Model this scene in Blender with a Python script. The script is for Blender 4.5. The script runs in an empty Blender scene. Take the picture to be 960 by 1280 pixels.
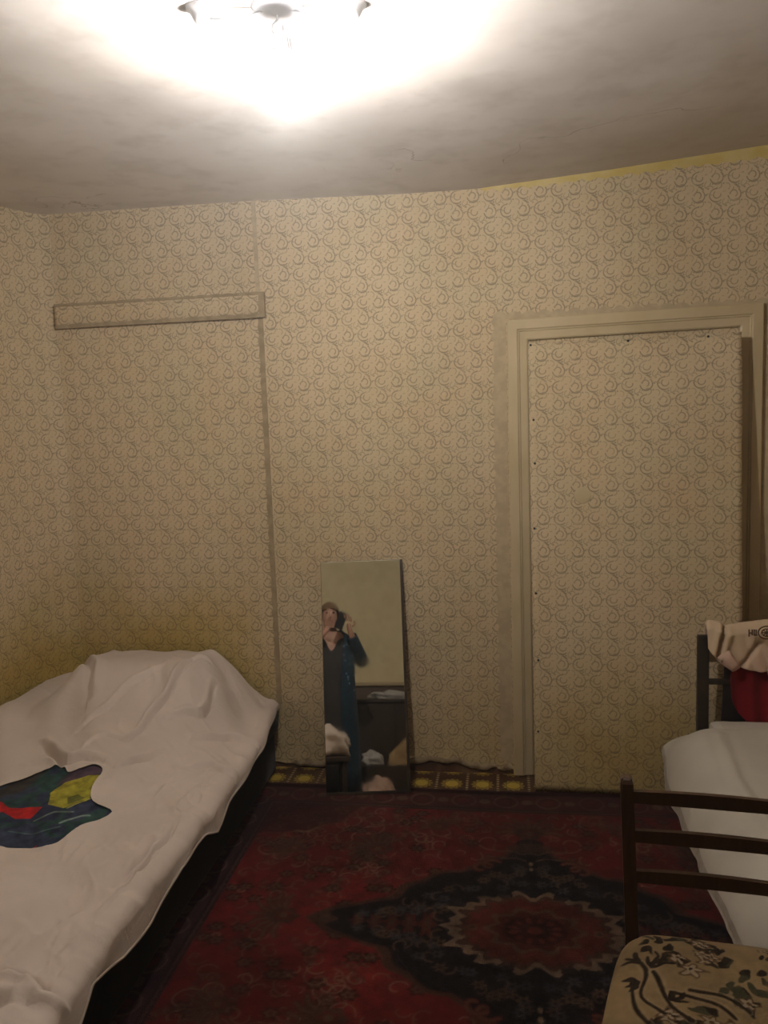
import bpy, bmesh, math, random
import numpy as np
from mathutils import Vector, Matrix
random.seed(7)
C = bpy.context.scene
COL = C.collection
PI = math.pi
R = math.radians

# ------------------------------------------------------------------ camera
EYE = 1.55
cam_d = bpy.data.cameras.new('camera')
cam = bpy.data.objects.new('camera', cam_d); COL.objects.link(cam)
pit, yaw, rol = R(-6.2), R(8.7), R(1.95)
f = Vector((-math.sin(yaw)*math.cos(pit), math.cos(yaw)*math.cos(pit), math.sin(pit)))
r = f.cross(Vector((0, 0, 1))).normalized(); u = r.cross(f)
r2 = r*math.cos(rol) - u*math.sin(rol); u2 = u*math.cos(rol) + r*math.sin(rol)
M = Matrix((r2, u2, -f)).transposed().to_4x4(); M.translation = (0, 0, EYE)
cam.matrix_world = M
cam_d.sensor_fit = 'VERTICAL'; cam_d.sensor_height = 36.0; cam_d.sensor_width = 27.0
cam_d.lens = 990.0/1280.0*36.0
cam_d.clip_start = 0.02
C.camera = cam

# ------------------------------------------------------------------ world, exposure
w = bpy.data.worlds.new('world'); C.world = w; w.use_nodes = True
w.node_tree.nodes['Background'].inputs[0].default_value = (0.5, 0.45, 0.4, 1)
w.node_tree.nodes['Background'].inputs[1].default_value = 0.004
vs = C.view_settings
vs.view_transform = 'Standard'; vs.look = 'None'; vs.gamma = 1.0; vs.use_curve_mapping = False
vs.exposure = 0.0
BULB_W = 70.0

# ------------------------------------------------------------------ helpers
def link(o, parent=None):
    COL.objects.link(o)
    if parent is not None: o.parent = parent
    return o

def tag(o, label=None, cat=None, group=None, kind=None):
    if label: o['label'] = label
    if cat: o['category'] = cat
    if group: o['group'] = group
    if kind: o['kind'] = kind
    return o

def empty(name, loc=(0, 0, 0), rz=0.0):
    o = bpy.data.objects.new(name, None); COL.objects.link(o)
    o.empty_display_size = 0.1
    o.location = loc; o.rotation_euler = (0, 0, rz)
    return o

def mesh_obj(name, verts, faces, m, parent=None, smooth=True, uv=None, col=None):
    me = bpy.data.meshes.new(name)
    me.from_pydata([tuple(v) for v in verts], [], [tuple(x) for x in faces])
    me.update()
    if smooth: me.polygons.foreach_set('use_smooth', [True]*len(me.polygons))
    if m: me.materials.append(m)
    if uv is not None:
        L = me.uv_layers.new(name='uv')
        vi = np.zeros(len(me.loops), dtype=np.int32); me.loops.foreach_get('vertex_index', vi)
        L.data.foreach_set('uv', np.asarray(uv, dtype=np.float32)[vi].ravel())
    if col is not None:
        a = me.color_attributes.new('paint', 'FLOAT_COLOR', 'POINT')
        c4 = np.ones((len(verts), 4), dtype=np.float32); c4[:, :3] = col
        a.data.foreach_set('color', c4.ravel())
    o = bpy.data.objects.new(name, me)
    return link(o, parent)

def bm_obj(name, bm, m, parent=None, smooth=False):
    bmesh.ops.recalc_face_normals(bm, faces=bm.faces)
    me = bpy.data.meshes.new(name); bm.to_mesh(me); bm.free()
    if smooth: me.polygons.foreach_set('use_smooth', [True]*len(me.polygons))
    if m: me.materials.append(m)
    return link(bpy.data.objects.new(name, me), parent)

def grid_faces(n, m, wrap=False):
    F = []
    mm = m if wrap else m-1
    for i in range(n-1):
        for j in range(mm):
            k = (j+1) % m
            F.append((i*m+j, i*m+k, (i+1)*m+k, (i+1)*m+j))
    return F

def grid_obj(name, P, m, parent=None, uv=None, col=None, flip=False, keep=None):
    n, mm = P.shape[:2]
    F = np.array(grid_faces(n, mm))
    if keep is not None: F = F[keep.ravel()]
    if flip: F = F[:, ::-1]
    return mesh_obj(name, P.reshape(-1, 3), F.tolist(), m, parent, True,
                    None if uv is None else uv.reshape(-1, 2), None if col is None else col.reshape(-1, 3))

def bx(bm, x0, x1, y0, y1, z0, z1, bev=0.0, mat=None):
    t = bmesh.new()
    bmesh.ops.create_cube(t, size=1)
    for v in t.verts:
        v.co = Vector(((x0+x1)/2+v.co.x*(x1-x0), (y0+y1)/2+v.co.y*(y1-y0), (z0+z1)/2+v.co.z*(z1-z0)))
    if bev > 0:
        bmesh.ops.bevel(t, geom=t.edges[:], offset=bev, segments=2, affect='EDGES', profile=0.6)
    if mat is not None: bmesh.ops.transform(t, matrix=mat, verts=t.verts)
    me = bpy.data.meshes.new('t'); t.to_mesh(me); t.free(); bm.from_mesh(me); bpy.data.meshes.remove(me)

def box_obj(name, x0, x1, y0, y1, z0, z1, m, parent=None, bev=0.004):
    bm = bmesh.new(); bx(bm, x0, x1, y0, y1, z0, z1, bev)
    return bm_obj(name, bm, m, parent)

def tube(bm, pts, rad, n=10, sx=1.0, cap=True):
    pts = [Vector(p) for p in pts]
    rads = rad if isinstance(rad, (list, tuple)) else [rad]*len(pts)
    rings = []
    ref = None
    for i, p in enumerate(pts):
        d = (pts[min(i+1, len(pts)-1)] - pts[max(i-1, 0)]).normalized()
        if ref is None:
            ref = Vector((0, 0, 1)) if abs(d.z) < 0.9 else Vector((0, 1, 0))
        a = d.cross(ref).normalized(); b = a.cross(d).normalized(); ref = b
        rings.append([bm.verts.new(p + a*math.cos(2*PI*k/n)*rads[i]*sx + b*math.sin(2*PI*k/n)*rads[i]) for k in range(n)])
    for i in range(len(rings)-1):
        for k in range(n):
            bm.faces.new((rings[i][k], rings[i][(k+1) % n], rings[i+1][(k+1) % n], rings[i+1][k]))
    if cap:
        bm.faces.new(rings[0][::-1]); bm.faces.new(rings[-1])

def lathe(bm, prof, c=(0, 0, 0), n=32, mat=None):
    vs_ = []
    for (rr, z) in prof:
        vs_.append([bm.verts.new(Vector(c)+Vector((max(rr, 1e-4)*math.cos(2*PI*k/n), max(rr, 1e-4)*math.sin(2*PI*k/n), z))) for k in range(n)])
    for i in range(len(vs_)-1):
        for k in range(n):
            bm.faces.new((vs_[i][k], vs_[i][(k+1) % n], vs_[i+1][(k+1) % n], vs_[i+1][k]))
    if mat is not None: bmesh.ops.transform(bm, matrix=mat, verts=[v for q in vs_ for v in q])

def sstep(a, b, x):
    t = np.clip((x-a)/(b-a), 0, 1); return t*t*(3-2*t)

class Noise2:
    def __init__(s, seed): s.g = np.random.RandomState(seed).rand(64, 64)
    def __call__(s, x, y):
        x = np.asarray(x, float); y = np.asarray(y, float)
        i = np.floor(x).astype(int); j = np.floor(y).astype(int); fx = x-i; fy = y-j
        fx = fx*fx*(3-2*fx); fy = fy*fy*(3-2*fy); g = s.g
        a = g[i % 64, j % 64]; b = g[(i+1) % 64, j % 64]; c = g[i % 64, (j+1) % 64]; d = g[(i+1) % 64, (j+1) % 64]
        return (a*(1-fx)+b*fx)*(1-fy)+(c*(1-fx)+d*fx)*fy - 0.5
def fbm(N, x, y, o=4):
    s = 0; a = 1.0
    for k in range(o):
        s = s + a*N(x*2**k+k*7.3, y*2**k+k*3.1); a *= 0.5
    return s

def segdist(X, Y, pts):
    """distance and signed side to a polyline, at arrays X, Y"""
    best = np.full(X.shape, 1e9); side = np.zeros(X.shape)
    for (x0, y0), (x1, y1) in zip(pts[:-1], pts[1:]):
        dx, dy = x1-x0, y1-y0; L2 = dx*dx+dy*dy+1e-12
        t = np.clip(((X-x0)*dx+(Y-y0)*dy)/L2, 0, 1)
        ex, ey = X-(x0+t*dx), Y-(y0+t*dy)
        d = np.hypot(ex, ey); mk = d < best
        best = np.where(mk, d, best); side = np.where(mk, np.sign(dx*ey-dy*ex), side)
    return best, side

def smooth(pts, k=5, closed=False):
    P = [np.array(p, float) for p in pts]; n = len(P); out = []
    for i in range(n if closed else n-1):
        if closed: a, b, c, d = P[i-1], P[i], P[(i+1) % n], P[(i+2) % n]
        else: a, b, c, d = P[max(i-1, 0)], P[i], P[i+1], P[min(i+2, n-1)]
        for q in range(k):
            t = q/k
            out.append(tuple(.5*((2*b)+(-a+c)*t+(2*a-5*b+4*c-d)*t*t+(-a+3*b-3*c+d)*t**3)))
    if not closed: out.append(tuple(P[-1]))
    return out

# ------------------------------------------------------------------ material helpers
class E:
    """tiny expression builder over Math nodes"""
    tree = None
    def __init__(s, v): s.v = v
    @staticmethod
    def m(op, *a):
        n = E.tree.nodes.new('ShaderNodeMath'); n.operation = op
        for i, x in enumerate(a):
            if isinstance(x, E): x = x.v
            if isinstance(x, (int, float)): n.inputs[i].default_value = float(x)
            else: E.tree.links.new(x, n.inputs[i])
        return E(n.outputs[0])
    def __add__(s, o): return E.m('ADD', s, o)
    def __radd__(s, o): return E.m('ADD', s, o)
    def __sub__(s, o): return E.m('SUBTRACT', s, o)
    def __rsub__(s, o): return E.m('SUBTRACT', o, s)
    def __mul__(s, o): return E.m('MULTIPLY', s, o)
    def __rmul__(s, o): return E.m('MULTIPLY', s, o)
    def __truediv__(s, o): return E.m('DIVIDE', s, o)
    def __gt__(s, o): return E.m('GREATER_THAN', s, o)
    def __lt__(s, o): return E.m('LESS_THAN', s, o)
    def fract(s): return E.m('FRACT', s)
    def sqrt(s): return E.m('SQRT', s)
    def abs(s): return E.m('ABSOLUTE', s)
    def max(s, o): return E.m('MAXIMUM', s, o)
    def min(s, o): return E.m('MINIMUM', s, o)
    def soft(s, a, b):
        n = E.tree.nodes.new('ShaderNodeMapRange'); n.interpolation_type = 'SMOOTHSTEP'
        E.tree.links.new(s.v, n.inputs[0]); n.inputs[1].default_value = a; n.inputs[2].default_value = b
        n.inputs[3].default_value = 0; n.inputs[4].default_value = 1
        return E(n.outputs[0])

def new_mat(name, rough=0.8, spec=0.3, metal=0.0):
    m = bpy.data.materials.new(name); m.use_nodes = True
    b = m.node_tree.nodes['Principled BSDF']
    b.inputs['Roughness'].default_value = rough
    b.inputs['Metallic'].default_value = metal
    if 'Specular IOR Level' in b.inputs: b.inputs['Specular IOR Level'].default_value = spec
    return m, m.node_tree, b

def coords(t, kind='Object'):
    n = t.nodes.new('ShaderNodeTexCoord'); return n.outputs[kind]

def noise(t, vec, scale, detail=4, rough=0.55, dist=0.0):
    n = t.nodes.new('ShaderNodeTexNoise'); t.links.new(vec, n.inputs['Vector'])
    n.inputs['Scale'].default_value = scale; n.inputs['Detail'].default_value = detail
    n.inputs['Roughness'].default_value = rough; n.inputs['Distortion'].default_value = dist
    return n.outputs[0]

def mixc(t, fac, a, b, mode='MIX'):
    n = t.nodes.new('ShaderNodeMix'); n.data_type = 'RGBA'; n.blend_type = mode
    for k, x in ((0, fac), (6, a), (7, b)):
        if isinstance(x, E): x = x.v
        if isinstance(x, (int, float)): n.inputs[k].default_value = x
        elif isinstance(x, tuple): n.inputs[k].default_value = x+(1,) if len(x) == 3 else x
        else: t.links.new(x, n.inputs[k])
    return n.outputs[2]

def bump(t, b, h, strength=0.3, dist=0.01, prev=None):
    n = t.nodes.new('ShaderNodeBump'); n.inputs['Strength'].default_value = strength
    n.inputs['Distance'].default_value = dist
    if isinstance(h, E): h = h.v
    t.links.new(h, n.inputs['Height'])
    if prev is not None: t.links.new(prev, n.inputs['Normal'])
    t.links.new(n.outputs[0], b.inputs['Normal'])
    return n.outputs[0]

def simple(name, c1, c2=None, scale=6, rough=0.8, spec=0.3, bs=0.15, bd=0.004, bscale=60, metal=0.0, detail=5):
    m, t, b = new_mat(name, rough, spec, metal)
    c2 = c2 or tuple(x*0.8 for x in c1)
    v = coords(t)
    nz = E; nz.tree = t
    fac = E(noise(t, v, scale, detail)).soft(0.35, 0.65)
    t.links.new(mixc(t, fac, c1, c2), b.inputs['Base Color'])
    bump(t, b, noise(t, v, bscale, 4), bs, bd)
    return m

MAT = {}
# --- wallpaper: half-drop repeat of scrolls, drawn from arcs
def motif_group():
    g = bpy.data.node_groups.new('scroll_motif', 'ShaderNodeTree')
    g.interface.new_socket('U', in_out='INPUT', socket_type='NodeSocketFloat')
    g.interface.new_socket('V', in_out='INPUT', socket_type='NodeSocketFloat')
    g.interface.new_socket('Line', in_out='OUTPUT', socket_type='NodeSocketFloat')
    gi = g.nodes.new('NodeGroupInput'); go = g.nodes.new('NodeGroupOutput')
    E.tree = g
    U = E(gi.outputs[0]).fract() - 0.5; V = E(gi.outputs[1]).fract() - 0.5
    def arc(cx, cy, rad, mid, half, wd, amp=1.0):
        du, dv = U-cx, V-cy
        d = (du*du+dv*dv).sqrt()
        ln = 1.0 - (d-rad).abs().soft(wd*0.35, wd)
        dot = du*math.cos(R(mid)) + dv*math.sin(R(mid)) - d*math.cos(R(half))
        return ln * dot.soft(0.0, 0.03) * amp
    def dotp(cx, cy, rad, amp=0.9):
        du, dv = U-cx, V-cy
        return (1.0 - (du*du+dv*dv).sqrt().soft(rad*0.5, rad)) * amp
    parts = [arc(-.25, 0, .175, -60, 118, .026), arc(-.25, 0, .18, -80, 40, .036),
             arc(-.31, .03, .24, 55, 32, .026, .9), arc(-.27, .02, .095, 60, 140, .024, .9),
             arc(.25, 0, .185, 200, 122, .026, .95), arc(.25, 0, .185, -95, 36, .033),
             arc(.27, .02, .10, -110, 135, .024, .9), arc(.20, -.40, .18, 48, 34, .036),
             arc(.02, .30, .10, 190, 90, .022, .6), arc(.03, -.27, .09, 20, 95, .022, .6),
             arc(-.48, .22, .20, -35, 38, .024, .8), arc(.02, -.10, .15, 75, 45, .022, .7), arc(.47, -.02, .12, 60, 60, .022, .6),
             arc(-.05, .36, .13, -50, 60, .022, .7), arc(-.44, -.33, .10, 120, 110, .022, .65), arc(.30, .28, .09, 20, 120, .022, .7),
             dotp(.02, .19, .035), dotp(.44, .32, .032), dotp(-.03, .02, .036), dotp(-.12, .20, .03), dotp(.36, -.22, .034), dotp(-.36, -.18, .026), dotp(-.24, -.30, .028), dotp(.1, .12, .022, .7)]
    s = parts[0]
    for p in parts[1:]: s = s.max(p)
    g.links.new(s.v, go.inputs[0])
    return g
MG = motif_group()

def wallpaper_mat(name, stained=True, contrast=1.0):
    m, t, b = new_mat(name, 0.75, 0.25)
    E.tree = t
    uv = coords(t, 'UV')
    sp = t.nodes.new('ShaderNodeSeparateXYZ'); t.links.new(uv, sp.inputs[0])
    x, z = E(sp.outputs[0]), E(sp.outputs[1])
    wob = noise(t, uv, 9, 2); wv = E(wob)*0.006
    u_, v_ = (x+wv)/0.136, (z+wv)/0.134
    outs = []
    for o in (0.0, 0.5):
        n = t.nodes.new('ShaderNodeGroup'); n.node_tree = MG
        t.links.new((u_+o).v, n.inputs[0]); t.links.new((v_+o).v, n.inputs[1]); outs.append(E(n.outputs[0]))
    line = outs[0].max(outs[1])
    fade = E(noise(t, uv, 22, 3)).soft(0.25, 0.6)*0.55 + 0.45
    line = line*fade
    blot = E(noise(t, uv, 4.5, 4)).soft(0.38, 0.62)
    blot2 = E(noise(t, uv, 1.3, 3)).soft(0.35, 0.65)
    spots = E(noise(t, uv, 38, 2, .5)).soft(0.56, 0.7)
    base = mixc(t, blot, (.56, .425, .25), (.54, .44, .265))
    base = mixc(t, blot2, base, (.60, .475, .30))
    base = mixc(t, spots*0.5, base, (.62, .50, .33))
    colr = mixc(t, line*(0.74*contrast), base, (.17, .125, .075))
    if stained:
        # old damp and rubbing stains behind the low bed and near the floor
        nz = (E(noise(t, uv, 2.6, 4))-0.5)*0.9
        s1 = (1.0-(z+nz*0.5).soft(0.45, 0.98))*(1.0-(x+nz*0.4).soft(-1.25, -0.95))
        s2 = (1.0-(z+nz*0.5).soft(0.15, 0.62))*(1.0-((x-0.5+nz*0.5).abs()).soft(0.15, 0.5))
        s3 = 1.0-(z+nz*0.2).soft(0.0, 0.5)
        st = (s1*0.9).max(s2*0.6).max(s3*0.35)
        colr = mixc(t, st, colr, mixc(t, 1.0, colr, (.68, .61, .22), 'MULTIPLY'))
    t.links.new(colr, b.inputs['Base Color'])
    big = noise(t, uv, 5, 4)
    h = line*0.35 + E(noise(t, uv, 120, 3))*0.5
    n1 = bump(t, b, big, 0.35, 0.02)
    bump(t, b, h, 0.35, 0.0025, n1)
    return m
MAT['wallpaper'] = wallpaper_mat('wallpaper')
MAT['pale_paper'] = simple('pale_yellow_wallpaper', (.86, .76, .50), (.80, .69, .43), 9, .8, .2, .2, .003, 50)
MAT['shaded_seam'] = simple('shaded_seam_paper', (.30, .225, .13), (.38, .29, .175), 26, 0.8, .2, .3, .003, 70)  # taupe seam paper, with the ridge's shading put into its dark colour
MAT['wallpaper_plain'] = simple('border_paper', (.42, .325, .20), (.50, .40, .25), 26, 0.8, .2, .3, .003, 70)
MAT['cream_paint'] = simple('cream_paint', (.56, .45, .275), (.50, .395, .225), 5, 0.45, .4, .12, .003, 30)
MAT['yellow_paint'] = simple('yellow_paint', (.56, .42, .12), (.62, .50, .22), 9, 0.75, .3, .4, .005, 25)
MAT['bare_brown'] = simple('bare_brown_wall', (.075, .035, .018), (.16, .09, .05), 14, 0.8, .3, .4, .005, 40)
MAT['torn_paper'] = simple('torn_paper', (.36, .275, .17), (.22, .155, .09), 30, 0.9, .2, .5, .004, 90)

def ceiling_mat():
    m, t, b = new_mat('ceiling_whitewash', 0.9, 0.15)
    E.tree = t; v = coords(t)
    f1 = E(noise(t, v, 1.4, 5, .6)).soft(0.35, 0.65); f2 = E(noise(t, v, 7, 5, .6)).soft(0.45, 0.7)
    c = mixc(t, f1, (.76, .71, .67), (.68, .63, .58)); c = mixc(t, f2*0.35, c, (.50, .44, .38))
    vo = t.nodes.new('ShaderNodeTexVoronoi'); vo.feature = 'DISTANCE_TO_EDGE'; vo.inputs['Scale'].default_value = 0.9
    dn = t.nodes.new('ShaderNodeVectorMath'); dn.operation = 'ADD'
    nn = t.nodes.new('ShaderNodeTexNoise'); nn.inputs['Scale'].default_value = 3; nn.inputs['Detail'].default_value = 6; t.links.new(v, nn.inputs['Vector'])
    t.links.new(v, dn.inputs[0]); t.links.new(nn.outputs[1], dn.inputs[1]); t.links.new(dn.outputs[0], vo.inputs['Vector'])
    crack = (1.0-E(vo.outputs[0]).soft(0.0015, 0.006))*E(noise(t, v, 2.2, 2)).soft(0.5, 0.62)
    c = mixc(t, crack*0.55, c, (.26, .21, .17))
    t.links.new(c, b.inputs['Base Color'])
    n1 = bump(t, b, noise(t, v, 3.5, 3), 0.22, 0.02)
    bump(t, b, noise(t, v, 40, 4, .5), 0.10, 0.002, n1)
    return m
MAT['ceiling'] = ceiling_mat()

def lino_mat():
    m, t, b = new_mat('sunflower_linoleum', 0.45, 0.4)
    E.tree = t; v = coords(t)
    sp = t.nodes.new('ShaderNodeSeparateXYZ'); t.links.new(v, sp.inputs[0])
    P = 0.1315
    uu = (E(sp.outputs[0])+0.377)/P; vv = (E(sp.outputs[1])-3.285)/P
    fu = (uu+0.5).fract()-0.5; fv = (vv+0.5).fract()-0.5
    d = (fu*fu+fv*fv).sqrt(); ang = E.m('ARCTAN2', fv, fu)
    pet = E.m('COSINE', ang*12.0)
    core = 1.0-d.soft(0.20, 0.225)
    ring = (1.0-(d-0.30-pet*0.045).abs().soft(0.018, 0.035))
    pl = (1.0-(d-pet*0.05).soft(0.27, 0.29))*0.3
    hu = uu.fract()-0.5; hv = (vv*6.0).fract()-0.5
    dots = 1.0-((hu*hu*36.0+hv*hv).sqrt()).soft(0.2, 0.36)
    ylw = core.max(ring*0.7).max(pl)
    nz = E(noise(t, v, 30, 3)).soft(.3, .7)
    c = mixc(t, nz, (.085, .040, .018), (.055, .026, .013))
    c = mixc(t, ylw*0.9, c, (.50, .36, .06)); c = mixc(t, dots*0.8, c, (.42, .33, .17))
    t.links.new(c, b.inputs['Base Color']); bump(t, b, noise(t, v, 45, 3), .15, .003)
    return m
MAT['lino'] = lino_mat()

def paint_mat(name, rough=0.95, bs=0.6, bd=0.004, bscale=350, spec=0.1, var=0.25):
    m, t, b = new_mat(name, rough, spec)
    E.tree = t; v = coords(t)
    at = t.nodes.new('ShaderNodeVertexColor'); at.layer_name = 'paint'
    nz = E(noise(t, v, 45, 4)).soft(.3, .7)
    c = mixc(t, nz*var, at.outputs[0], mixc(t, 1.0, at.outputs[0], (.45, .45, .45), 'MULTIPLY'))
    t.links.new(c, b.inputs['Base Color'])
    bump(t, b, noise(t, v, bscale, 3), bs, bd)
    if 'Sheen Weight' in b.inputs: b.inputs['Sheen Weight'].default_value = 0.05
    return m
MAT['carpet'] = paint_mat('carpet_pile', bs=.8, bd=.006)
MAT['tapestry'] = paint_mat('tapestry_fabric', bs=.35, bd=.002, bscale=500, var=.3)
MAT['blanket'] = paint_mat('printed_blanket', bs=.4, bd=.003, bscale=250, var=.35)

def cloth_mat(name, c1, c2, scale=5, rough=.9, weave=600, wrinkle=14, ws=.25, sheen=.1, wd=.01):
    m, t, b = new_mat(name, rough, .15)
    E.tree = t; v = coords(t)
    fac = E(noise(t, v, scale, 4)).soft(.3, .7)
    t.links.new(mixc(t, fac, c1, c2), b.inputs['Base Color'])
    n1 = bump(t, b, noise(t, v, wrinkle, 5, .6, .6), ws, wd)
    bump(t, b, noise(t, v, weave, 2), .12, .001, n1)
    if 'Sheen Weight' in b.inputs: b.inputs['Sheen Weight'].default_value = sheen
    return m
MAT['sheet'] = cloth_mat('white_bedlinen', (.65, .55, .48), (.58, .49, .42), 4, ws=.4, wd=.012)
MAT['sheet2'] = cloth_mat('off_white_bedlinen', (.52, .48, .41), (.46, .42, .36), 4, ws=.12)
MAT['lining'] = cloth_mat('grey_lining', (.30, .25, .20), (.38, .33, .27), 40)
MAT['shirt'] = cloth_mat('beige_cotton', (.55, .43, .27), (.62, .44, .33), 3, ws=.12)
MAT['pink'] = cloth_mat('pale_pink_cloth', (.62, .42, .33), (.55, .38, .30), 5)
MAT['red_cloth'] = cloth_mat('dark_red_cloth', (.22, .010, .013), (.15, .006, .009), 5, ws=.12)
MAT['black_cloth'] = cloth_mat('black_cloth', (.012, .009, .007), (.02, .013, .010), 5)
MAT['bed_side'] = cloth_mat('dark_bed_fabric', (.010, .007, .005), (.016, .010, .008), 8)
MAT['navy'] = cloth_mat('navy_robe_cloth', (.012, .025, .045), (.02, .05, .075), 30)
MAT['grey_cloth'] = cloth_mat('dark_grey_cloth', (.055, .048, .045), (.04, .036, .034), 9)
MAT['skin'] = simple('skin', (.55, .32, .23), (.48, .26, .19), 9, .55, .35, .1, .002, 90)
MAT['hair'] = simple('brown_hair', (.22, .125, .055), (.15, .08, .035), 60, .6, .4, .6, .004, 160)
def wood_mat(name, c1, c2, rough=.4, sc=3.0):
    m, t, b = new_mat(name, rough, .45)
    E.tree = t; v = coords(t)
    mp = t.nodes.new('ShaderNodeMapping'); mp.inputs['Scale'].default_value = (1, 1, .12) ; t.links.new(v, mp.inputs[0])
    g = E(noise(t, mp.outputs[0], 60*sc/3, 6, .6, 1.2)).soft(.3, .7)
    t.links.new(mixc(t, g, c1, c2), b.inputs['Base Color']); bump(t, b, g, .1, .002)
    return m
MAT['chair_wood'] = wood_mat('brown_lacquered_wood', (.045, .020, .009), (.075, .036, .016))
MAT['dark_wood'] = wood_mat('dark_furniture_wood', (.030, .018, .012), (.045, .028, .018), .35)
MAT['brown_panel'] = wood_mat('brown_panel', (.10, .065, .04), (.14, .09, .055), .5)
MAT['steel'] = simple('dark_painted_steel', (.030, .022, .015), (.045, .032, .02), 15, .45, .5, .1, .002, 80, 0.3)
MAT['grey_plastic'] = simple('grey_lamp_metal', (.50, .50, .53), (.42, .42, .46), 15, .4, .5, .05, .001, 80)
MAT['card'] = simple('tan_paper', (.42, .29, .15), (.34, .22, .11), 8, .8, .2, .4, .006, 20)
MAT['plastic_bag'] = simple('white_plastic_bag', (.60, .58, .55), (.50, .46, .44), 8, .3, .5, .6, .01, 25)
MAT['ink'] = simple('faded_brown_print', (.10, .055, .03), (.13, .075, .04), 30, .9, .1)
MAT['frame_dark'] = simple('mirror_edge', (.030, .020, .013), (.05, .032, .02), 20, .5, .4)
MAT['black'] = simple('black_plastic', (.008, .008, .009), (.012, .012, .013), 20, .8, .2)

def glass_mirror():
    m, t, b = new_mat('mirror_silvering', 0.02, .5, 1.0)
    E.tree = t; v = coords(t)
    c = mixc(t, E(noise(t, v, 5, 4)).soft(.4, .7), (.92, .91, .84), (.87, .86, .78))
    t.links.new(c, b.inputs['Base Color'])
    rr = E(noise(t, v, 12, 4)).soft(.45, .8)*0.05 + 0.015
    t.links.new(rr.v, b.inputs['Roughness'])
    return m
MAT['mirror'] = glass_mirror()

def frosted():
    m, t, b = new_mat('frosted_shade_glass', .4, .5)
    b.inputs['Base Color'].default_value = (.85, .85, .87, 1)
    b.inputs['Transmission Weight'].default_value = .6
    E.tree = t; bump(t, b, noise(t, coords(t), 60, 2), .05, .001)
    return m
MAT['frosted'] = frosted()

def emit_mat(name, c, s):
    m = bpy.data.materials.new(name); m.use_nodes = True; t = m.node_tree
    t.nodes.remove(t.nodes['Principled BSDF'])
    e = t.nodes.new('ShaderNodeEmission'); e.inputs[0].default_value = c+(1,); e.inputs[1].default_value = s
    t.links.new(e.outputs[0], t.nodes['Material Output'].inputs[0]); return m
TUBE_R, TUBE_L = .0058, .085
MAT['bulb'] = emit_mat('lit_lamp_tube', (1.0, .955, .905), BULB_W/(PI*6*2*PI*TUBE_R*TUBE_L))

# ------------------------------------------------------------------ room shell
YB, YF = 3.40, -1.35
XL, XR = -2.12, 1.62
def zceil(x, y):
    """sagging plaster ceiling"""
    k = np.interp(x, [-2.3, -2.03, -1.03, -.41, -.11, .4, 1.04, 1.7], [2.55, 2.538, 2.527, 2.506, 2.504, 2.535, 2.584, 2.62])
    w_ = np.clip((np.asarray(y)-1.9)/(YB-1.9), 0, 1)**1.5
    return 2.50*(1-w_) + k*w_
NC = Noise2(3)
xs = np.linspace(XL-.1, XR+.1, 150); ys = np.linspace(YF-.1, YB+.1, 200)
YY, XX = np.meshgrid(ys, xs, indexing='ij')
ZZ = zceil(XX, YY) + 0.010*fbm(NC, XX*1.7+9, YY*1.7+5, 4)*np.clip((YB-YY)/.4, 0.15, 1)
# a flake of loose whitewash
ZZ = ZZ - 0.012*np.exp(-(segdist(XX, YY, [(.78, 2.30), (.86, 2.34), (.98, 2.33)])[0]/.022)**2)
tag(grid_obj('ceiling', np.dstack([XX, YY, ZZ]), MAT['ceiling'], flip=True), kind='structure')

# floor
bm = bmesh.new(); bx(bm, XL-.1, XR+.1, YF-.1, YB+.1, -0.06, 0.0)
tag(bm_obj('floor', bm, MAT['lino']), kind='structure')

# back wall: painted plaster slab and its wallpaper sheet
wall_back = box_obj('wall_back', XL-.1, XR+.1, YB, YB+.12, 0, 2.7, MAT['yellow_paint'], None, 0)
tag(wall_back, kind='structure')
NW = Noise2(11)
def paper_top(x):
    z = np.interp(x, [-2.2, -.42, -.20, -.05, .2, 1.04, 1.7], [2.64, 2.64, 2.53, 2.488, 2.490, 2.532, 2.56])
    return z + np.where(x > -.2, .010*np.abs(np.sin(x*PI/.0605))+.006*NW(x*40, 0), 0)
def paper_bot(x):
    return np.clip(.030+.03*NW(x*7, 3)+.012*NW(x*40, 9) + .02*np.exp(-((x+.33)/.14)**2), .004, .2) - np.where(x > -.05, .012, 0)
xs = np.linspace(-1.985, XR, 900); ts = np.linspace(0, 1, 60)
top, bot = paper_top(xs), paper_bot(xs)
Z = bot[None, :]*(1-ts[:, None]) + top[None, :]*ts[:, None]
X = np.repeat(xs[None, :], 60, 0)
Yw = YB-.0015-.002*np.abs(fbm(NW, X*3, Z*3, 2)) - .012*np.exp(-(np.maximum(Z-bot[None, :], 0)/.012)**2)*(.5+NW(X*25, 1))
grid_obj('wallpaper', np.dstack([X, Yw, Z]), MAT['wallpaper'], wall_back, uv=np.dstack([X, Z]))
# torn, curled lower edge of the paper
P = []
for x in np.linspace(-1.02, .01, 260):
    zb = float(paper_bot(np.array(x))); a = .5+float(NW(x*18, 5)); c = float(NW(x*33, 8))
    P.append([(x, YB-.004, zb+.016+.008*c), (x, YB-.006-.006*a, zb+.008+.004*c), (x, YB-.006-.008*a, zb-.002-.008*a), (x, YB-.003-.004*a, zb-.006-.010*a)])
grid_obj('torn_edge', np.array(P), MAT['torn_paper'], wall_back)
box_obj('bare_skirting', -1.98, .02, YB-.0012, YB+.01, 0, .085, MAT['bare_brown'], wall_back, 0)

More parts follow.
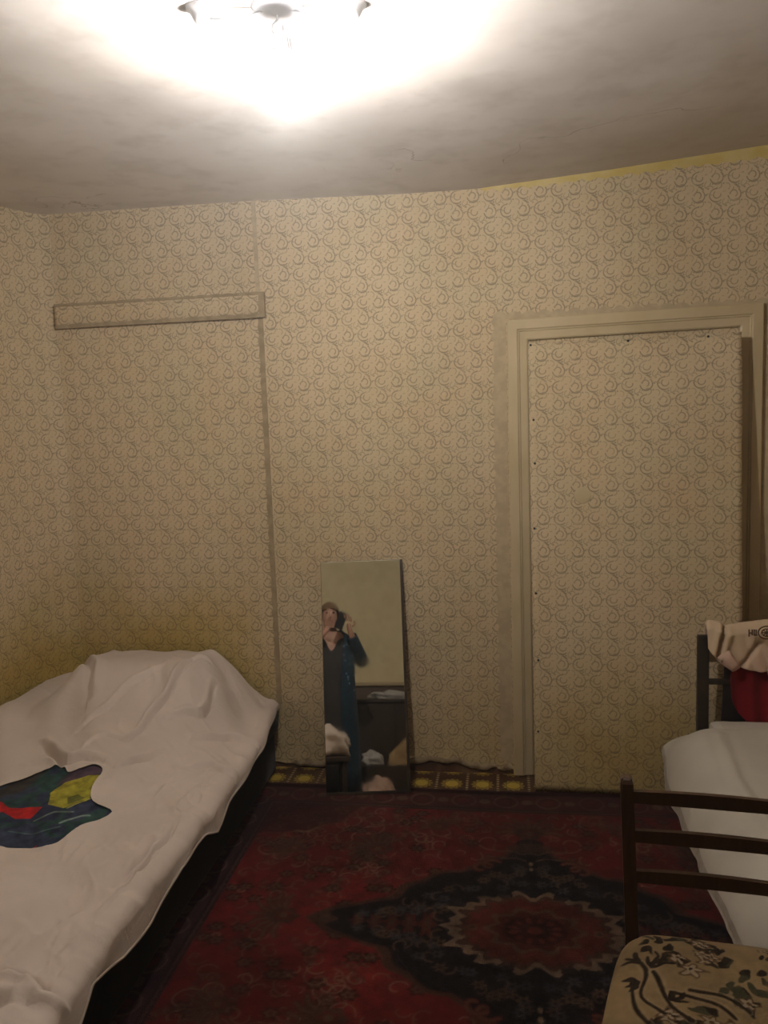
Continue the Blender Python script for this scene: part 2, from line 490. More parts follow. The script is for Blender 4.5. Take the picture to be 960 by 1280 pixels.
# left wall with its rounded corner
path = []
cx0, cy0 = -1.985, YB-.0015
pts = [(-1.985, 3.3985), (-2.005, 3.395), (-2.022, 3.386), (-2.036, 3.372), (-2.047, 3.352), (-2.060, 3.32), (-2.080, 3.27), (-2.100, 3.215), (-2.112, 3.14), (-2.12, 3.0), (-2.12, 2.6)]
pts += [(-2.12, y) for y in np.linspace(2.2, YF, 12)]
s = 0; S = [-1.985]
for a, b in zip(pts[:-1], pts[1:]): s += math.hypot(a[0]-b[0], a[1]-b[1]); S.append(-1.985-s)
zs = np.linspace(0, 2.72, 30)
Pg = np.array([[(p[0], p[1], z) for p in pts] for z in zs]); UV = np.array([[(q, z) for q in S] for z in zs])
wl = grid_obj('wall_left', Pg, MAT['wallpaper'], None, uv=UV, flip=True); tag(wl, kind='structure')
md = wl.modifiers.new('thick', 'SOLIDIFY'); md.thickness = 0.1; md.offset = -1.0

def flat_wall(name, a, b, s0, z1=2.72, z0=0.0, thick=.1, m=None):
    d = Vector((b[0]-a[0], b[1]-a[1], 0)); L = d.length; d /= L; nrm = Vector((d.y, -d.x, 0))
    vs_ = [Vector((a[0], a[1], z0)), Vector((b[0], b[1], z0)), Vector((b[0], b[1], z1)), Vector((a[0], a[1], z1))]
    uv = [(s0, z0), (s0+L, z0), (s0+L, z1), (s0, z1)]
    vs_ += [v+nrm*thick for v in vs_]; uv += uv
    F = [(0, 1, 2, 3), (7, 6, 5, 4), (0, 4, 5, 1), (1, 5, 6, 2), (2, 6, 7, 3), (3, 7, 4, 0)]
    return mesh_obj(name, vs_, F, m or MAT['wallpaper'], None, False, uv=uv)
tag(flat_wall('wall_right', (XR, YF), (XR, YB), 3.0), kind='structure')
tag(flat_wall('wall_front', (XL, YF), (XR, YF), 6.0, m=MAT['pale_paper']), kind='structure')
# brown boarded dado and its pale rail on the wall behind the viewer
dado = box_obj('trim_1', XL, XR, YF, YF+.02, 0.0, 1.145, MAT['brown_panel'], None, .002); tag(dado, kind='structure')
for i in range(12):
    x0 = XL+.01+i*.3105
    box_obj('panel', x0, x0+.30, YF+.02, YF+.028,   .12, 1.11, MAT['brown_panel'], dado, .004)
rail = box_obj('trim_2', XL, XR, YF, YF+.05, 1.145, 1.180, MAT['cream_paint'], None, .006); tag(rail, kind='structure')

# papered-over beam of the blocked doorway, and the seam strips around it
def strip(name, x0, x1, z0, z1, y0, y1, m, wav=0.0, vertical=None, parent=None):
    """thin raised strip on the back wall with a hand-cut, scalloped edge"""
    n = 160; vert = (z1-z0) > (x1-x0) if vertical is None else vertical
    Pn = []
    for i in range(n+1):
        k = i/n
        j = wav*(abs(math.sin(i*PI*((z1-z0) if vert else (x1-x0))/.0605/n))-.5) + wav*.5*float(NW(k*60, x0*9+z0))
        if vert:
            z = z0+(z1-z0)*k
            Pn.append([(x0+j, YB-y0, z), (x0+j, YB-y1, z), (x1, YB-y1, z), (x1, YB-y0, z)])
        else:
            x = x0+(x1-x0)*k
            Pn.append([(x, YB-y0, z1+j), (x, YB-y1, z1+j), (x, YB-y1, z0), (x, YB-y0, z0)])
    o = grid_obj(name, np.array(Pn), m, parent)
    o.data.polygons.foreach_set('use_smooth', [False]*len(o.data.polygons))
    if parent is None: tag(o, kind='structure')
    return o
# beam bevelled box with uv
def beam(name, x0, x1, z0, z1, dep, bev):
    Pn = []; U = []
    for x in np.linspace(x0, x1, 60):
        e = .002*float(NW(x*6, 2))
        row = [(x, YB, z0), (x, YB-dep+bev, z0+e), (x, YB-dep, z0+bev+e), (x, YB-dep, z1-bev+e), (x, YB-dep+bev, z1+e), (x, YB, z1)]
        Pn.append(row); U.append([(q[0], q[2]) for q in row])
    o = grid_obj(name, np.array(Pn), MAT['wallpaper'], None, uv=np.array(U))
    bm_ = bmesh.new(); bm_.from_mesh(o.data)
    bm_.verts.ensure_lookup_table(); nn = len(Pn)
    bm_.faces.new([bm_.verts[(nn-1)*6+k] for k in range(6)]); bm_.faces.new([bm_.verts[k] for k in range(6)][::-1])
    bm_.to_mesh(o.data); bm_.free()
    return tag(o, kind='structure')
bb = beam('trim_3', -1.985, -1.022, 2.045, 2.138, .020, .004)
SM = MAT['wallpaper_plain']
strip('seam_strip', -1.985, -1.022, 2.034, 2.050, .0, .0235, MAT['shaded_seam'], .004, False, bb)
strip('seam_strip', -1.985, -1.022, 2.130, 2.142, .0, .0225, MAT['shaded_seam'], .004, False, bb)
strip('seam_strip', -1.034, -1.008, 2.036, 2.142, .0, .0240, MAT['shaded_seam'], .003, True, bb)
strip('trim_4', -1.046, -1.022, .30, 2.036, .0, .006, MAT['shaded_seam'], .005, True)
strip('trim_5', -1.050, -1.030, 2.142, 2.53, .0, .005, SM, .005, True)
# border paper around the door casing
strip('trim_6', -.040, .020, .03, 1.976, .001, .003, SM, .014, True)
strip('trim_7', -.035, 1.09, 1.972, 1.998, .001, .0035, SM, .014, False)
strip('trim_8', 1.026, 1.075, .0, 1.99, .001, .0045, SM, .010, True)

# door casing (mitred, moulded) and the papered door panel leaning in it
door = empty('door_1', (.52, YB, 0)); tag(door, kind='structure')
prof = [(0, 0), (0, .022), (.004, .026), (.040, .026), (.044, .022), (.048, .022), (.052, .018), (.080, .016), (.0865, .012), (.0865, 0)]
def casing(name, p0, p1, outdir, m0, m1):
    """sweep profile from p0 to p1 (outer edge), inner side = -outdir; m0,m1 = mitre (+1 shrinks)"""
    d = (Vector(p1)-Vector(p0)).normalized(); o = Vector(outdir)
    Pn = []
    for k in range(9):
        row = []
        for (a, dep) in prof:
            s0 = Vector(p0)+d*a*m0; s1 = Vector(p1)-d*a*m1
            q = s0.lerp(s1, k/8) - o*a; row.append((q.x-.52, -dep, q.z))
        Pn.append(row)
    ob = grid_obj(name, np.array(Pn), MAT['cream_paint'], door)
    ob.data.polygons.foreach_set('use_smooth', [False]*len(ob.data.polygons))
    return ob
casing('casing', (.0225, 0, .006), (.0225, 0, 1.968), (-1, 0, 0), 0, 1)
casing('casing', (1.026, 0, .006), (1.026, 0, 1.983), (1, 0, 0), 0, 1)
casing('casing', (.0225, 0, 1.968), (1.026, 0, 1.983), (0, 0, 1), 1, 1)
# leaf: corners
TLc, TRc = Vector((.108, 3.372, 1.870)), Vector((.9275, 3.318, 1.868))
BLc, BRc = Vector((.106, 3.222, .012)), Vector((.918, 3.185, .012))
nx, nz = 40, 60
def leafpt(a, b):
    return (BLc.lerp(BRc, a)).lerp(TLc.lerp(TRc, a), b)
Pf = np.zeros((nz+1, nx+1, 3)); U = np.zeros((nz+1, nx+1, 2))
for j in range(nz+1):
    for i in range(nx+1):
        q = leafpt(i/nx, j/nz)
        wv = .0012*float(NW(i*.5, j*.4)) + (.003*float(NW(3, j*.9)) if i == nx else 0)
        Pf[j, i] = (q.x-.52+(wv*1.5 if i == nx else 0), q.y-YB+wv, q.z); U[j, i] = (i/nx*.815+.115, j/nz*1.86)
leaf = grid_obj('door_leaf', Pf, MAT['wallpaper'], door, uv=U)
md = leaf.modifiers.new('thick', 'SOLIDIFY'); md.thickness = .016; md.offset = -1
def on_leaf(x, z, lift=.0):
    a = (x-.108)/.815; b = z/1.868
    q = leafpt(a, b); nrm = (BRc-BLc).cross(TLc-BLc).normalized()
    if nrm.y > 0: nrm = -nrm
    return q + nrm*lift, nrm
tk = None
for (x, z) in [(.118, 1.858), (.125, 1.55), (.128, 1.37), (.122, 1.10), (.124, .83), (.13, .55), (.125, .25), (.50, 1.855), (.80, 1.856)]:
    bm = bmesh.new(); q, nrm = on_leaf(x, z, 0)
    mt = Matrix.Translation(q-Vector((.52, YB, 0))) @ nrm.to_track_quat('Z', 'Y').to_matrix().to_4x4()
    lathe(bm, [(.0, .003), (.003, .0025), (.0048, .001), (.005, -.001)], n=10, mat=mt)
    bm_obj('tack', bm, MAT['black'], door)
bm = bmesh.new(); q, nrm = on_leaf(.317, 1.235, 0)
mt = Matrix.Translation(q-Vector((.52, YB, 0))) @ nrm.to_track_quat('Z', 'Y').to_matrix().to_4x4()
lathe(bm, [(.0, .0030), (.030, .0028), (.0335, .0018), (.0345, .0)], n=36, mat=mt)
bm_obj('knob_patch', bm, MAT['cream_paint'], door, True)['label'] = 'round plain paper patch'

# ------------------------------------------------------------------ ceiling lamp
LX, LY, LZ = -.487, 1.842, 2.50
lamp = empty('ceiling_lamp', (LX, LY, LZ))
tag(lamp, 'old chandelier hanging from the ceiling with one bright bare energy-saving lamp pointing down', 'lamp')
bm = bmesh.new(); lathe(bm, [(.0, .0), (.058, .0), (.060, -.004), (.050, -.012), (.022, -.018), (.010, -.024), (0, -.025)], n=40)
bm_obj('canopy', bm, MAT['grey_plastic'], lamp, True)
bm = bmesh.new()
tube(bm, [(.0, 0, -.022), (.0, 0, -.034), (-.011, 0, -.042), (-.013, 0, -.055), (-.004, 0, -.068), (.008, 0, -.066), (.013, 0, -.055), (.012, 0, -.046)], .0032, 8)
bm_obj('hook', bm, MAT['grey_plastic'], lamp, True)
tilt = Matrix.Translation((.003, 0, -.063)) @ Matrix.Rotation(R(-5), 4, 'Y')
bm = bmesh.new(); lathe(bm, [(.0, 0), (.014, -.002), (.021, -.010), (.0225, -.018), (.0235, -.055), (.0245, -.062), (.020, -.064), (.019, -.05)], n=32, mat=tilt)
sock = bm_obj('socket', bm, MAT['grey_plastic'], lamp, True)
bm = bmesh.new()
for k in range(12):
    a = 2*PI*k/12
    tube(bm, [tilt @ Vector((.0238*math.cos(a), .0238*math.sin(a), -.014)), tilt @ Vector((.0252*math.cos(a), .0252*math.sin(a), -.040))], .0018, 6)
bm_obj('rib', bm, MAT['grey_plastic'], sock, True)
for k in range(3):
    a = 2*PI*k/3+.4; c_ = Vector((.0135*math.cos(a), .0135*math.sin(a), 0)); t_ = Vector((-math.sin(a), math.cos(a), 0))*.0085
    pts_ = [c_-t_+Vector((0, 0, -.060)), c_-t_+Vector((0, 0, -.060-TUBE_L*.93))]
    pts_ += [c_-t_*math.cos(q)+Vector((0, 0, -.060-TUBE_L*.93-.0085*math.sin(q))) for q in (PI/4, PI/2, 3*PI/4)]
    pts_ += [c_+t_+Vector((0, 0, -.060-TUBE_L*.93)), c_+t_+Vector((0, 0, -.060))]
    bm = bmesh.new(); tube(bm, [tilt @ p for p in pts_], TUBE_R, 10)
    bm_obj('glowing_tube', bm, MAT['bulb'], lamp, True)
for k, a in enumerate((R(9), R(189))):
    sgn = a
    d = Vector((math.cos(sgn), math.sin(sgn), 0))
    bm = bmesh.new(); tube(bm, [d*.03+Vector((0, 0, -.012)), d*.09+Vector((0, 0, -.030)), d*.11+Vector((0, 0, -.030)), d*.150+Vector((0, 0, -.026))], .003, 8)
    arm = bm_obj('arm', bm, MAT['grey_plastic'], lamp, True)
    bm = bmesh.new(); lathe(bm, [(.0, -.034), (.014, -.032), (.020, -.022), (.026, -.010), (.034, -.002), (.034, 0), (.030, -.002), (.018, -.020), (0, -.028)], c=tuple(d*.170+Vector((0, 0, -.004))), n=28)
    bm_obj('cup', bm, MAT['frosted'], arm, True)

# ------------------------------------------------------------------ carpet
CX0, CX1, CY0, CY1 = -1.16, 1.30, 1.36, 3.225
ccx, ccy = (CX0+CX1)/2, (CY0+CY1)/2
RES = .0042
nqx, nqy = int((CX1-CX0)/2/RES)+1, int((CY1-CY0)/2/RES)+1
qx = np.linspace(0, (CX1-CX0)/2, nqx); qy = np.linspace(0, (CY1-CY0)/2, nqy)
QY, QX = np.meshgrid(qy, qx, indexing='ij')
RED = np.array((.100, .0085, .0075)); DRED = np.array((.042, .007, .006)); NAVY = np.array((.008, .005, .006)); TAN = np.array((.080, .043, .026))
CREAM = np.array((.16, .10, .065)); RUST = np.array((.072, .012, .008)); BRN = np.array((.045, .018, .012)); PUR = np.array((.040, .013, .020))
cc = np.ones(QX.shape+(3,))*RED
NK = Noise2(21)
cc = cc*(1+.5*fbm(NK, QX*2.2, QY*2.2, 3))[..., None]
def put(mask, c, a=1.0):
    global cc
    mk = np.clip(mask, 0, 1)[..., None]*a; cc = cc*(1-mk)+np.asarray(c)*mk
def sub(x0, x1, y0, y1):
    i0, i1 = max(0, int(x0/RES)), min(nqx, int(x1/RES)+2); j0, j1 = max(0, int(y0/RES)), min(nqy, int(y1/RES)+2)
    return slice(j0, j1), slice(i0, i1)
def stroke(pts, wd, c, a=1.0):
    xs_ = [p[0] for p in pts]; ys_ = [p[1] for p in pts]; m_ = wd*2
    sl = sub(min(xs_)-m_, max(xs_)+m_, min(ys_)-m_, max(ys_)+m_)
    if QX[sl].size == 0: return
    d, _ = segdist(QX[sl], QY[sl], pts)
    mk = np.clip((wd-d)/RES+.5, 0, 1)[..., None]*a
    cc[sl] = cc[sl]*(1-mk)+np.asarray(c)*mk
def curl(x, y, rad, a0, turn, wd, c, n=12, a=1.0):
    pts_ = []
    for i in range(n+1):
        k = i/n; an = a0+turn*k; rr = rad*(1-.7*k)
        pts_.append((x+rr*math.cos(an), y+rr*math.sin(an)))
    stroke(pts_, wd, c, a)
def blob(x, y, rx, ry, c, a=1.0, pet=0, amp=.2, rot=0):
    m_ = max(rx, ry)*1.5; sl = sub(x-m_, x+m_, y-m_, y+m_)
    dx, dy = QX[sl]-x, QY[sl]-y
    if dx.size == 0: return
    c_, s_ = math.cos(rot), math.sin(rot); ax, ay = (dx*c_+dy*s_)/rx, (-dx*s_+dy*c_)/ry
    d = np.hypot(ax, ay); th_ = np.arctan2(ay, ax); lim = 1+amp*np.cos(pet*th_) if pet else 1
    mk = np.clip((lim-d)/(RES/min(rx, ry))+.5, 0, 1)[..., None]*a
    cc[sl] = cc[sl]*(1-mk)+np.asarray(c)*mk
rg = np.random.RandomState(5)
HX, HY = (CX1-CX0)/2, (CY1-CY0)/2
bw = .20
# field vines and flowers
for i in range(260):
    x, y = rg.uniform(.03, HX-bw-.02), rg.uniform(.05, HY-bw-.02)
    if x/.68+y/.50 < 1.0: continue
    k = rg.rand()
    if k < .72: curl(x, y, rg.uniform(.015, .06), rg.uniform(0, 6.3), rg.choice([-1, 1])*rg.uniform(2.5, 5), .0026, TAN*1.5 if rg.rand() < .6 else CREAM, a=.8)
    elif k < .88:
        blob(x, y, .028, .022, DRED*.7, pet=6); blob(x, y, .017, .013, TAN, .8, 5); blob(x, y, .006, .006, DRED)
    else:
        a0 = rg.uniform(0, 6.3)
        for q in range(5): blob(x+.03*math.cos(a0+q*.5), y+.03*math.sin(a0+q*.5), .014, .005, TAN if q % 2 else BRN, .8, rot=a0+q*.5)
# palmettes on the axes
def palmette(x, y, s_, dirn):
    for q in range(-4, 5):
        an = dirn+q*.36
        pts_ = [(x+.02*s_*math.cos(an), y+.02*s_*math.sin(an)), (x+.075*s_*math.cos(an), y+.075*s_*math.sin(an)), (x+.10*s_*math.cos(an+.15*np.sign(q)), y+.10*s_*math.sin(an+.15*np.sign(q)))]
        stroke(pts_, .011*s_, BRN, .7); stroke(pts_, .004*s_, TAN, .7)
    blob(x, y, .045*s_, .036*s_, BRN, pet=6, amp=.12); blob(x, y, .026*s_, .022*s_, RUST, pet=5); blob(x, y, .012*s_, .012*s_, TAN)
palmette(0, .575, 1.2, PI/2); palmette(.79, 0, 1.1, 0); palmette(.55, .42, 1.1, .8); palmette(.34, .60, .8, 1.2); palmette(.86, .40, .8, .4)
# medallion
th_ = np.arctan2(QY/.50, QX/.68)
dm = (np.abs(QX)/.64)**.98+(np.abs(QY)/.47)**.98-.05*np.cos(np.arctan2(QY/.47, QX/.64)*8)
sc_ = .055*np.abs(np.sin(th_*9))+.08*NK(QX*14, QY*14)
put(np.clip((1.06+sc_-dm)/.012, 0, 1), BRN)
put(np.clip((1.0+sc_-dm)/.012, 0, 1), NAVY)
put(np.clip(1-np.abs(dm-1.05-sc_)/.010, 0, 1), TAN, .55)
blob(.655, 0, .035, .03, BRN, pet=4); blob(.655, 0, .017, .022, TAN, .7)
blob(0, .50, .05, .035, NAVY); blob(0, .475, .09, .03, BRN, .8)
stroke([(0, .44), (.03, .43), (.06, .45), (.12, .45)], .004, TAN); stroke([(.02, .39), (.05, .405), (.10, .40)], .004, TAN, .8)
blob(0, .37, .008, .012, CREAM); blob(0, .335, .007, .01, CREAM)
# reddish ground inside the side arms
for q_ in range(5):
    blob(.33+q_*.055, .0, .022, .055-.008*q_, RUST*.8, .9, 6, .25); blob(.33+q_*.055, .0, .010, .030-.004*q_, TAN*.6, .7)
    blob(.30+q_*.06, .10-.016*q_, .020, .016, (.03, .03, .035), .8, 5, .3); curl(.32+q_*.055, .065-.009*q_, .022, q_*1.1, 4, .003, TAN, a=.7)
for i in range(110):
    x, y = rg.uniform(.03, .60), rg.uniform(.03, .42)
    if x/.55+y/.40 > 1 or (x/.30)**2+(y/.21)**2 < 1: continue
    k = rg.rand()
    if k < .5: curl(x, y, .03, rg.uniform(0, 6.3), rg.choice([-1, 1])*4, .0035, TAN*.9, a=.8)
    else: blob(x, y, .018, .016, (.030, .026, .030) if rg.rand() < .5 else TAN*.8, pet=6, amp=.3); blob(x, y, .006, .006, NAVY)
for (x, y) in [(.14, .35), (.17, .33)]: curl(x, y, .04, 2.5, -4.2, .008, RUST*1.3); curl(x, y, .04, 2.5, -4.2, .003, TAN)
# jagged star and rings
ths = np.arctan2(QY/.17, QX/.235); de = np.hypot(QX/.235, QY/.17)
jag = .055*np.cos(ths*14)+.06*np.cos(ths*26+1)+.12*NK(QX*30, QY*30)
put(np.clip((1.15+jag-de)/.02, 0, 1)*(.55+.45*np.sign(NK(QX*22+3, QY*22)+.12)), CREAM*.75)
put(np.clip((1.0+jag*.9-de)/.02, 0, 1), BRN)
put(np.clip((.90+jag*.6-de)/.02, 0, 1), RUST)
put(np.clip((.62+.07*np.cos(ths*10)-de)/.02, 0, 1), TAN*.75)
put(np.clip((.54+.05*np.cos(ths*10)-de)/.02, 0, 1), RUST*.55)
put(np.clip((.42-de)/.02, 0, 1), DRED*.45)
for q in range(12):
    an = 2*PI*(q+.5)/12; blob(.068*math.cos(an), .050*math.sin(an), .014, .009, RUST*.9, rot=an)
blob(0, 0, .022, .018, RUST); blob(.19, 0, .016, .014, TAN); blob(.19, 0, .009, .008, BRN)
# corners of the field
dcn = np.hypot((HX-bw-QX)/.46, (HY-bw-QY)/.30)+.05*np.abs(np.sin(np.arctan2(HY-bw-QY, HX-bw-QX)*8))
put(np.clip((.80-dcn)/.02, 0, 1), DRED*.85); put(np.clip(1-np.abs(dcn-.82)/.02, 0, 1), TAN, .5)
for i in range(30):
    x, y = rg.uniform(HX-bw-.32, HX-bw), rg.uniform(HY-bw-.2, HY-bw); curl(x, y, .025, rg.uniform(0, 6), 4, .003, TAN, a=.6)
# borders
eb = np.minimum(HX-QX, HY-QY)
along = np.where(HX-QX < HY-QY, QY, QX)
put((eb < bw)*1.0, BRN); put(((eb < bw) & (HX-QX < HY-QY))*1.0, PUR*.85)
put(((eb < .038))*1.0, DRED*.7)
mid_ = (eb > .055) & (eb < .165)
put(mid_*1.0, DRED*1.15); put((mid_ & (HX-QX < HY-QY))*1.0, PUR*.75)
ph = (along/.17) % 1-.5; ev = (eb-.11)/.055
rr_ = np.hypot(ph*.17/.055, ev); put(np.clip(1-np.abs(rr_-.85)/.12, 0, 1)*mid_, CREAM*.7, .8); put(np.clip((.45-rr_)/.1, 0, 1)*mid_, RUST, .9)
r2_ = np.hypot(((along/.17) % 1-np.round((along/.17) % 1))*.17/.03, ev/.5); put(np.clip((.8-r2_)/.1, 0, 1)*mid_, CREAM*.8, .6)
for e0, wv_ in ((.045, .004), (.175, .005), (.192, .004)): put(np.clip((wv_-np.abs(eb-e0))/RES+.5, 0, 1), BRN*.35)
zz_ = np.abs(((along/.03) % 1)-.5)*.012; put(np.clip((.003-np.abs(eb-.186-zz_+.003))/RES+.5, 0, 1), TAN, .6)
cc = cc*(1+.35*NK(QX*70, QY*70))[..., None]
# mirror to four quarters
full = np.concatenate([cc[:, ::-1][:, :-1], cc], 1); full = np.concatenate([full[::-1][:-1], full], 0)
H_, W_ = full.shape[:2]
gx = np.linspace(CX0, CX1, W_); gy = np.linspace(CY0, CY1, H_)
GY, GX = np.meshgrid(gy, gx, indexing='ij')
NG = Noise2(31)
full = full*(1+.45*fbm(NG, GX*2.5, GY*2.5, 3))[..., None]*(1+.5*fbm(NG, GX*22, GY*22, 2))[..., None]
ed = np.minimum(np.minimum(GX-CX0, CX1-GX), np.minimum(GY-CY0, CY1-GY))
GZ = .009*sstep(0, .012, ed)+.001 + .004*np.clip(fbm(NG, GX*2.5, GY*3, 3), -.5, .6)*sstep(0, .05, ed)
GZ = GZ + .006*np.exp(-((GY-3.20+.02*NG(GX*2, 1))/.012)**2)*sstep(0, .03, ed)
GYw = GY + .010*NG(GX*3, 4)*sstep(2.6, 3.2, GY)
carpet = grid_obj('carpet', np.dstack([GX, GYw, GZ]), MAT['carpet'], col=np.clip(full, 0.002, 1))
tag(carpet, 'dark red oriental carpet with a black lozenge medallion covering the floor', 'carpet')

# ------------------------------------------------------------------ mirror
psi, lean = R(9), R(13.6)
mir = empty('mirror', (-.762, 3.103, .013), psi)
tag(mir, 'tall frameless mirror leaning against the papered wall on the carpet', 'mirror')
ml = Matrix.Rotation(-lean, 4, 'X')
bm = bmesh.new(); bx(bm, 0, .356, .004, .018, 0, .984, .002, ml); bm_obj('backing_board', bm, MAT['frame_dark'], mir)
bm = bmesh.new(); bx(bm, .002, .346, 0, .004, .012, .982, .0003, ml); bm_obj('mirror_glass', bm, MAT['mirror'], mir)
bm = bmesh.new(); bx(bm, .347, .357, -.001, .016, 0, .984, .001, ml); bx(bm, 0, .347, -.001, .0039, 0, .0115, .001, ml)
bm_obj('edge_strip', bm, MAT['frame_dark'], mir)

# ------------------------------------------------------------------ low bed on the left
bed = empty('low_bed', (-1.5, 2.25, 0))
tag(bed, 'low dark upholstered bed against the left wall under a white duvet', 'bed')
def loc(o, root): return o
def wbox(name, x0, x1, y0, y1, z0, z1, m, root, bev=.01):
    L = root.location
    return box_obj(name, x0-L.x, x1-L.x, y0-L.y, y1-L.y, z0-L.z, z1-L.z, m, root, bev)
wbox('base', -2.04, -1.045, .97, 3.34, .014, .20, MAT['bed_side'], bed, .012)
wbox('mattress', -2.05, -1.02, .96, 3.35, .202, .315, MAT['bed_side'], bed, .03)

ND = Noise2(41)
creases = [
 ([(-1.53, 2.62), (-1.49, 2.67), (-1.4, 2.67), (-1.38, 2.81), (-1.35, 2.98), (-1.34, 3.17), (-1.29, 3.21)], .016, .016),
 ([(-1.34, 2.48), (-1.29, 2.53), (-1.25, 2.6)], .018, .014),
 ([(-1.32, 2.83), (-1.26, 2.88), (-1.2, 2.92), (-1.23, 3.13)], .016, .014),
 ([(-1.75, 2.66), (-1.66, 2.57), (-1.56, 2.50), (-1.50, 2.53), (-1.42, 2.50)], .022, .02),
 ([(-1.89, 3.21), (-1.78, 3.1), (-1.7, 2.91)], .02, .03),
 ([(-1.15, 2.55), (-1.05, 2.6), (-0.95, 2.56)], .010, .018),
 ([(-1.17, 2.77), (-1.08, 2.87), (-0.97, 2.85)], .012, .018),
 ([(-0.985, 2.21), (-0.97, 1.98), (-0.985, 1.81), (-0.99, 1.68)], .020, .018),
 ([(-1.06, 2.17), (-1.05, 2.02), (-1.06, 1.9)], .014, .016),
 ([(-1.03, 2.25), (-1.02, 2.05), (-1.03, 1.91), (-1.05, 1.77)], .016, .014),
 ([(-0.99, 1.48), (-1.08, 1.52), (-1.2, 1.5)], .018, .018),
 ([(-1.22, 1.34), (-1.13, 1.42), (-1.05, 1.45)], .022, .022),
 ([(-1.65, 2.75), (-1.52, 2.98), (-1.42, 3.12)], .010, .02),
 ([(-1.75, 1.95), (-1.55, 1.75), (-1.3, 1.62)], .012, .022),
 ([(-1.55, 2.46), (-1.62, 2.52), (-1.7, 2.5)], .014, .015),
]
def hem_z(Y): return np.interp(Y, [1.1, 1.3, 1.5, 1.61, 1.75, 1.9, 2.1, 2.3, 2.36, 2.5, 2.8, 3.0, 3.2, 3.33], [.20, .22, .215, .27, .235, .235, .27, .27, .245, .275, .29, .30, .31, .312])+.004*ND(Y*9, 2)
def edge_x(Y): return np.interp(Y, [1.0, 1.5, 1.6, 2.0, 2.28, 2.36, 2.9, 3.33], [-.965, -.965, -.98, -.965, -.965, -.955, -.965, -1.025])+.005*ND(Y*6, 7)
def duvet_top(X, Y):
    z = .375 - .045*sstep(-1.35, -1.0, X) + .012*fbm(ND, X*3, Y*3, 3)
    hx = sstep(-1.98, -1.80, X)*(1-sstep(-1.35, -1.06, X)); hy = sstep(2.72, 3.14, Y)
    z = z + .195*hx*hy + .012*np.exp(-((X+1.33)/.05)**2)*sstep(3.0, 3.25, Y)
    z = z + .035*(1-sstep(-2.0, -1.75, X))*sstep(2.3, 2.9, Y) + .03*(1-sstep(-2.05, -1.8, X))
    z = z + .05*np.exp(-((X+1.45)/.35)**2-((Y-2.75)/.3)**2)
    z = z - .02*hx*sstep(3.2, 3.36, Y)
    jx, jy = X+.012*ND(X*14, Y*14), Y+.012*ND(X*14+30, Y*14+9)
    for pts_, dep, wd in creases:
        d, sd = segdist(jx, jy, smooth(pts_, 3))
        L = np.hypot(pts_[0][0]-pts_[-1][0], pts_[0][1]-pts_[-1][1])
        e0 = np.minimum(np.hypot(X-pts_[0][0], Y-pts_[0][1]), np.hypot(X-pts_[-1][0], Y-pts_[-1][1]))
        tp = .25+.75*sstep(0, .35*L+.02, e0)
        w2 = wd*.55; dep = dep*1.45
        z = z - tp*dep*.95*np.exp(-(d/w2)**2) + tp*dep*.9*np.exp(-((d-w2*1.7)/(w2*1.5))**2)*(sd > 0)
    # soft diagonal pulls and small random wrinkles
    q = (X*.8+Y*.6); z = z + .008*np.sin(q*38+4*fbm(ND, X*2, Y*2, 2))*np.clip(.5+fbm(ND, X*2.5+8, Y*2.5, 2), 0, 1)
    a1 = X*.75+Y*.66; b1 = -X*.66+Y*.75
    rn = fbm(ND, a1*11+2*ND(X*4, Y*4), b1*3.2+2*ND(X*3+7, Y*3), 3)
    z = z + .024*(.25-np.abs(rn))*np.clip(.7+1.6*ND(X*3+11, Y*3+2), 0, 1.3)
    rn2 = fbm(ND, X*16+2*ND(X*5, Y*5), Y*5+9, 2); z = z + .030*(.25-np.abs(rn2))*sstep(-1.35, -1.1, X)*(1-sstep(2.4, 2.8, Y))
    rn3 = fbm(ND, (X+.25*Y)*24+3*ND(X*6, Y*6), Y*3.5, 2); z = z + .016*(.25-np.abs(rn3))*sstep(-1.25, -1.02, X)*sstep(1.2, 1.5, Y)*(1-sstep(2.3, 2.6, Y))
    return z
nY, nA, nB = 560, 300, 50
Ys = np.linspace(.90, 3.372, nY)
rows = []
for Y in Ys:
    ex = float(edge_x(Y)); hz = float(hem_z(Y))
    if Y < 1.22: pass
    xa = np.linspace(-2.088, ex-.05, nA)
    za = duvet_top(xa, np.full_like(xa, Y))
    # right roll
    zt = za[-1]; b = np.linspace(0, 1, nB+1)[1:]
    ang = np.clip(b/.45, 0, 1)*PI/2
    rx = .050
    zdrop = np.where(b < .45, .04*(1-np.cos(ang)), .04+(zt-.04-hz)*(b-.45)/.55)
    xr = ex-.05+rx*np.sin(ang)+.003*np.sin(Y*23+b*3)*b
    zr = zt-zdrop
    rows.append(np.column_stack([np.concatenate([xa, xr]), np.full(nA+nB, Y), np.concatenate([za, zr])]))
DP = np.array(rows)
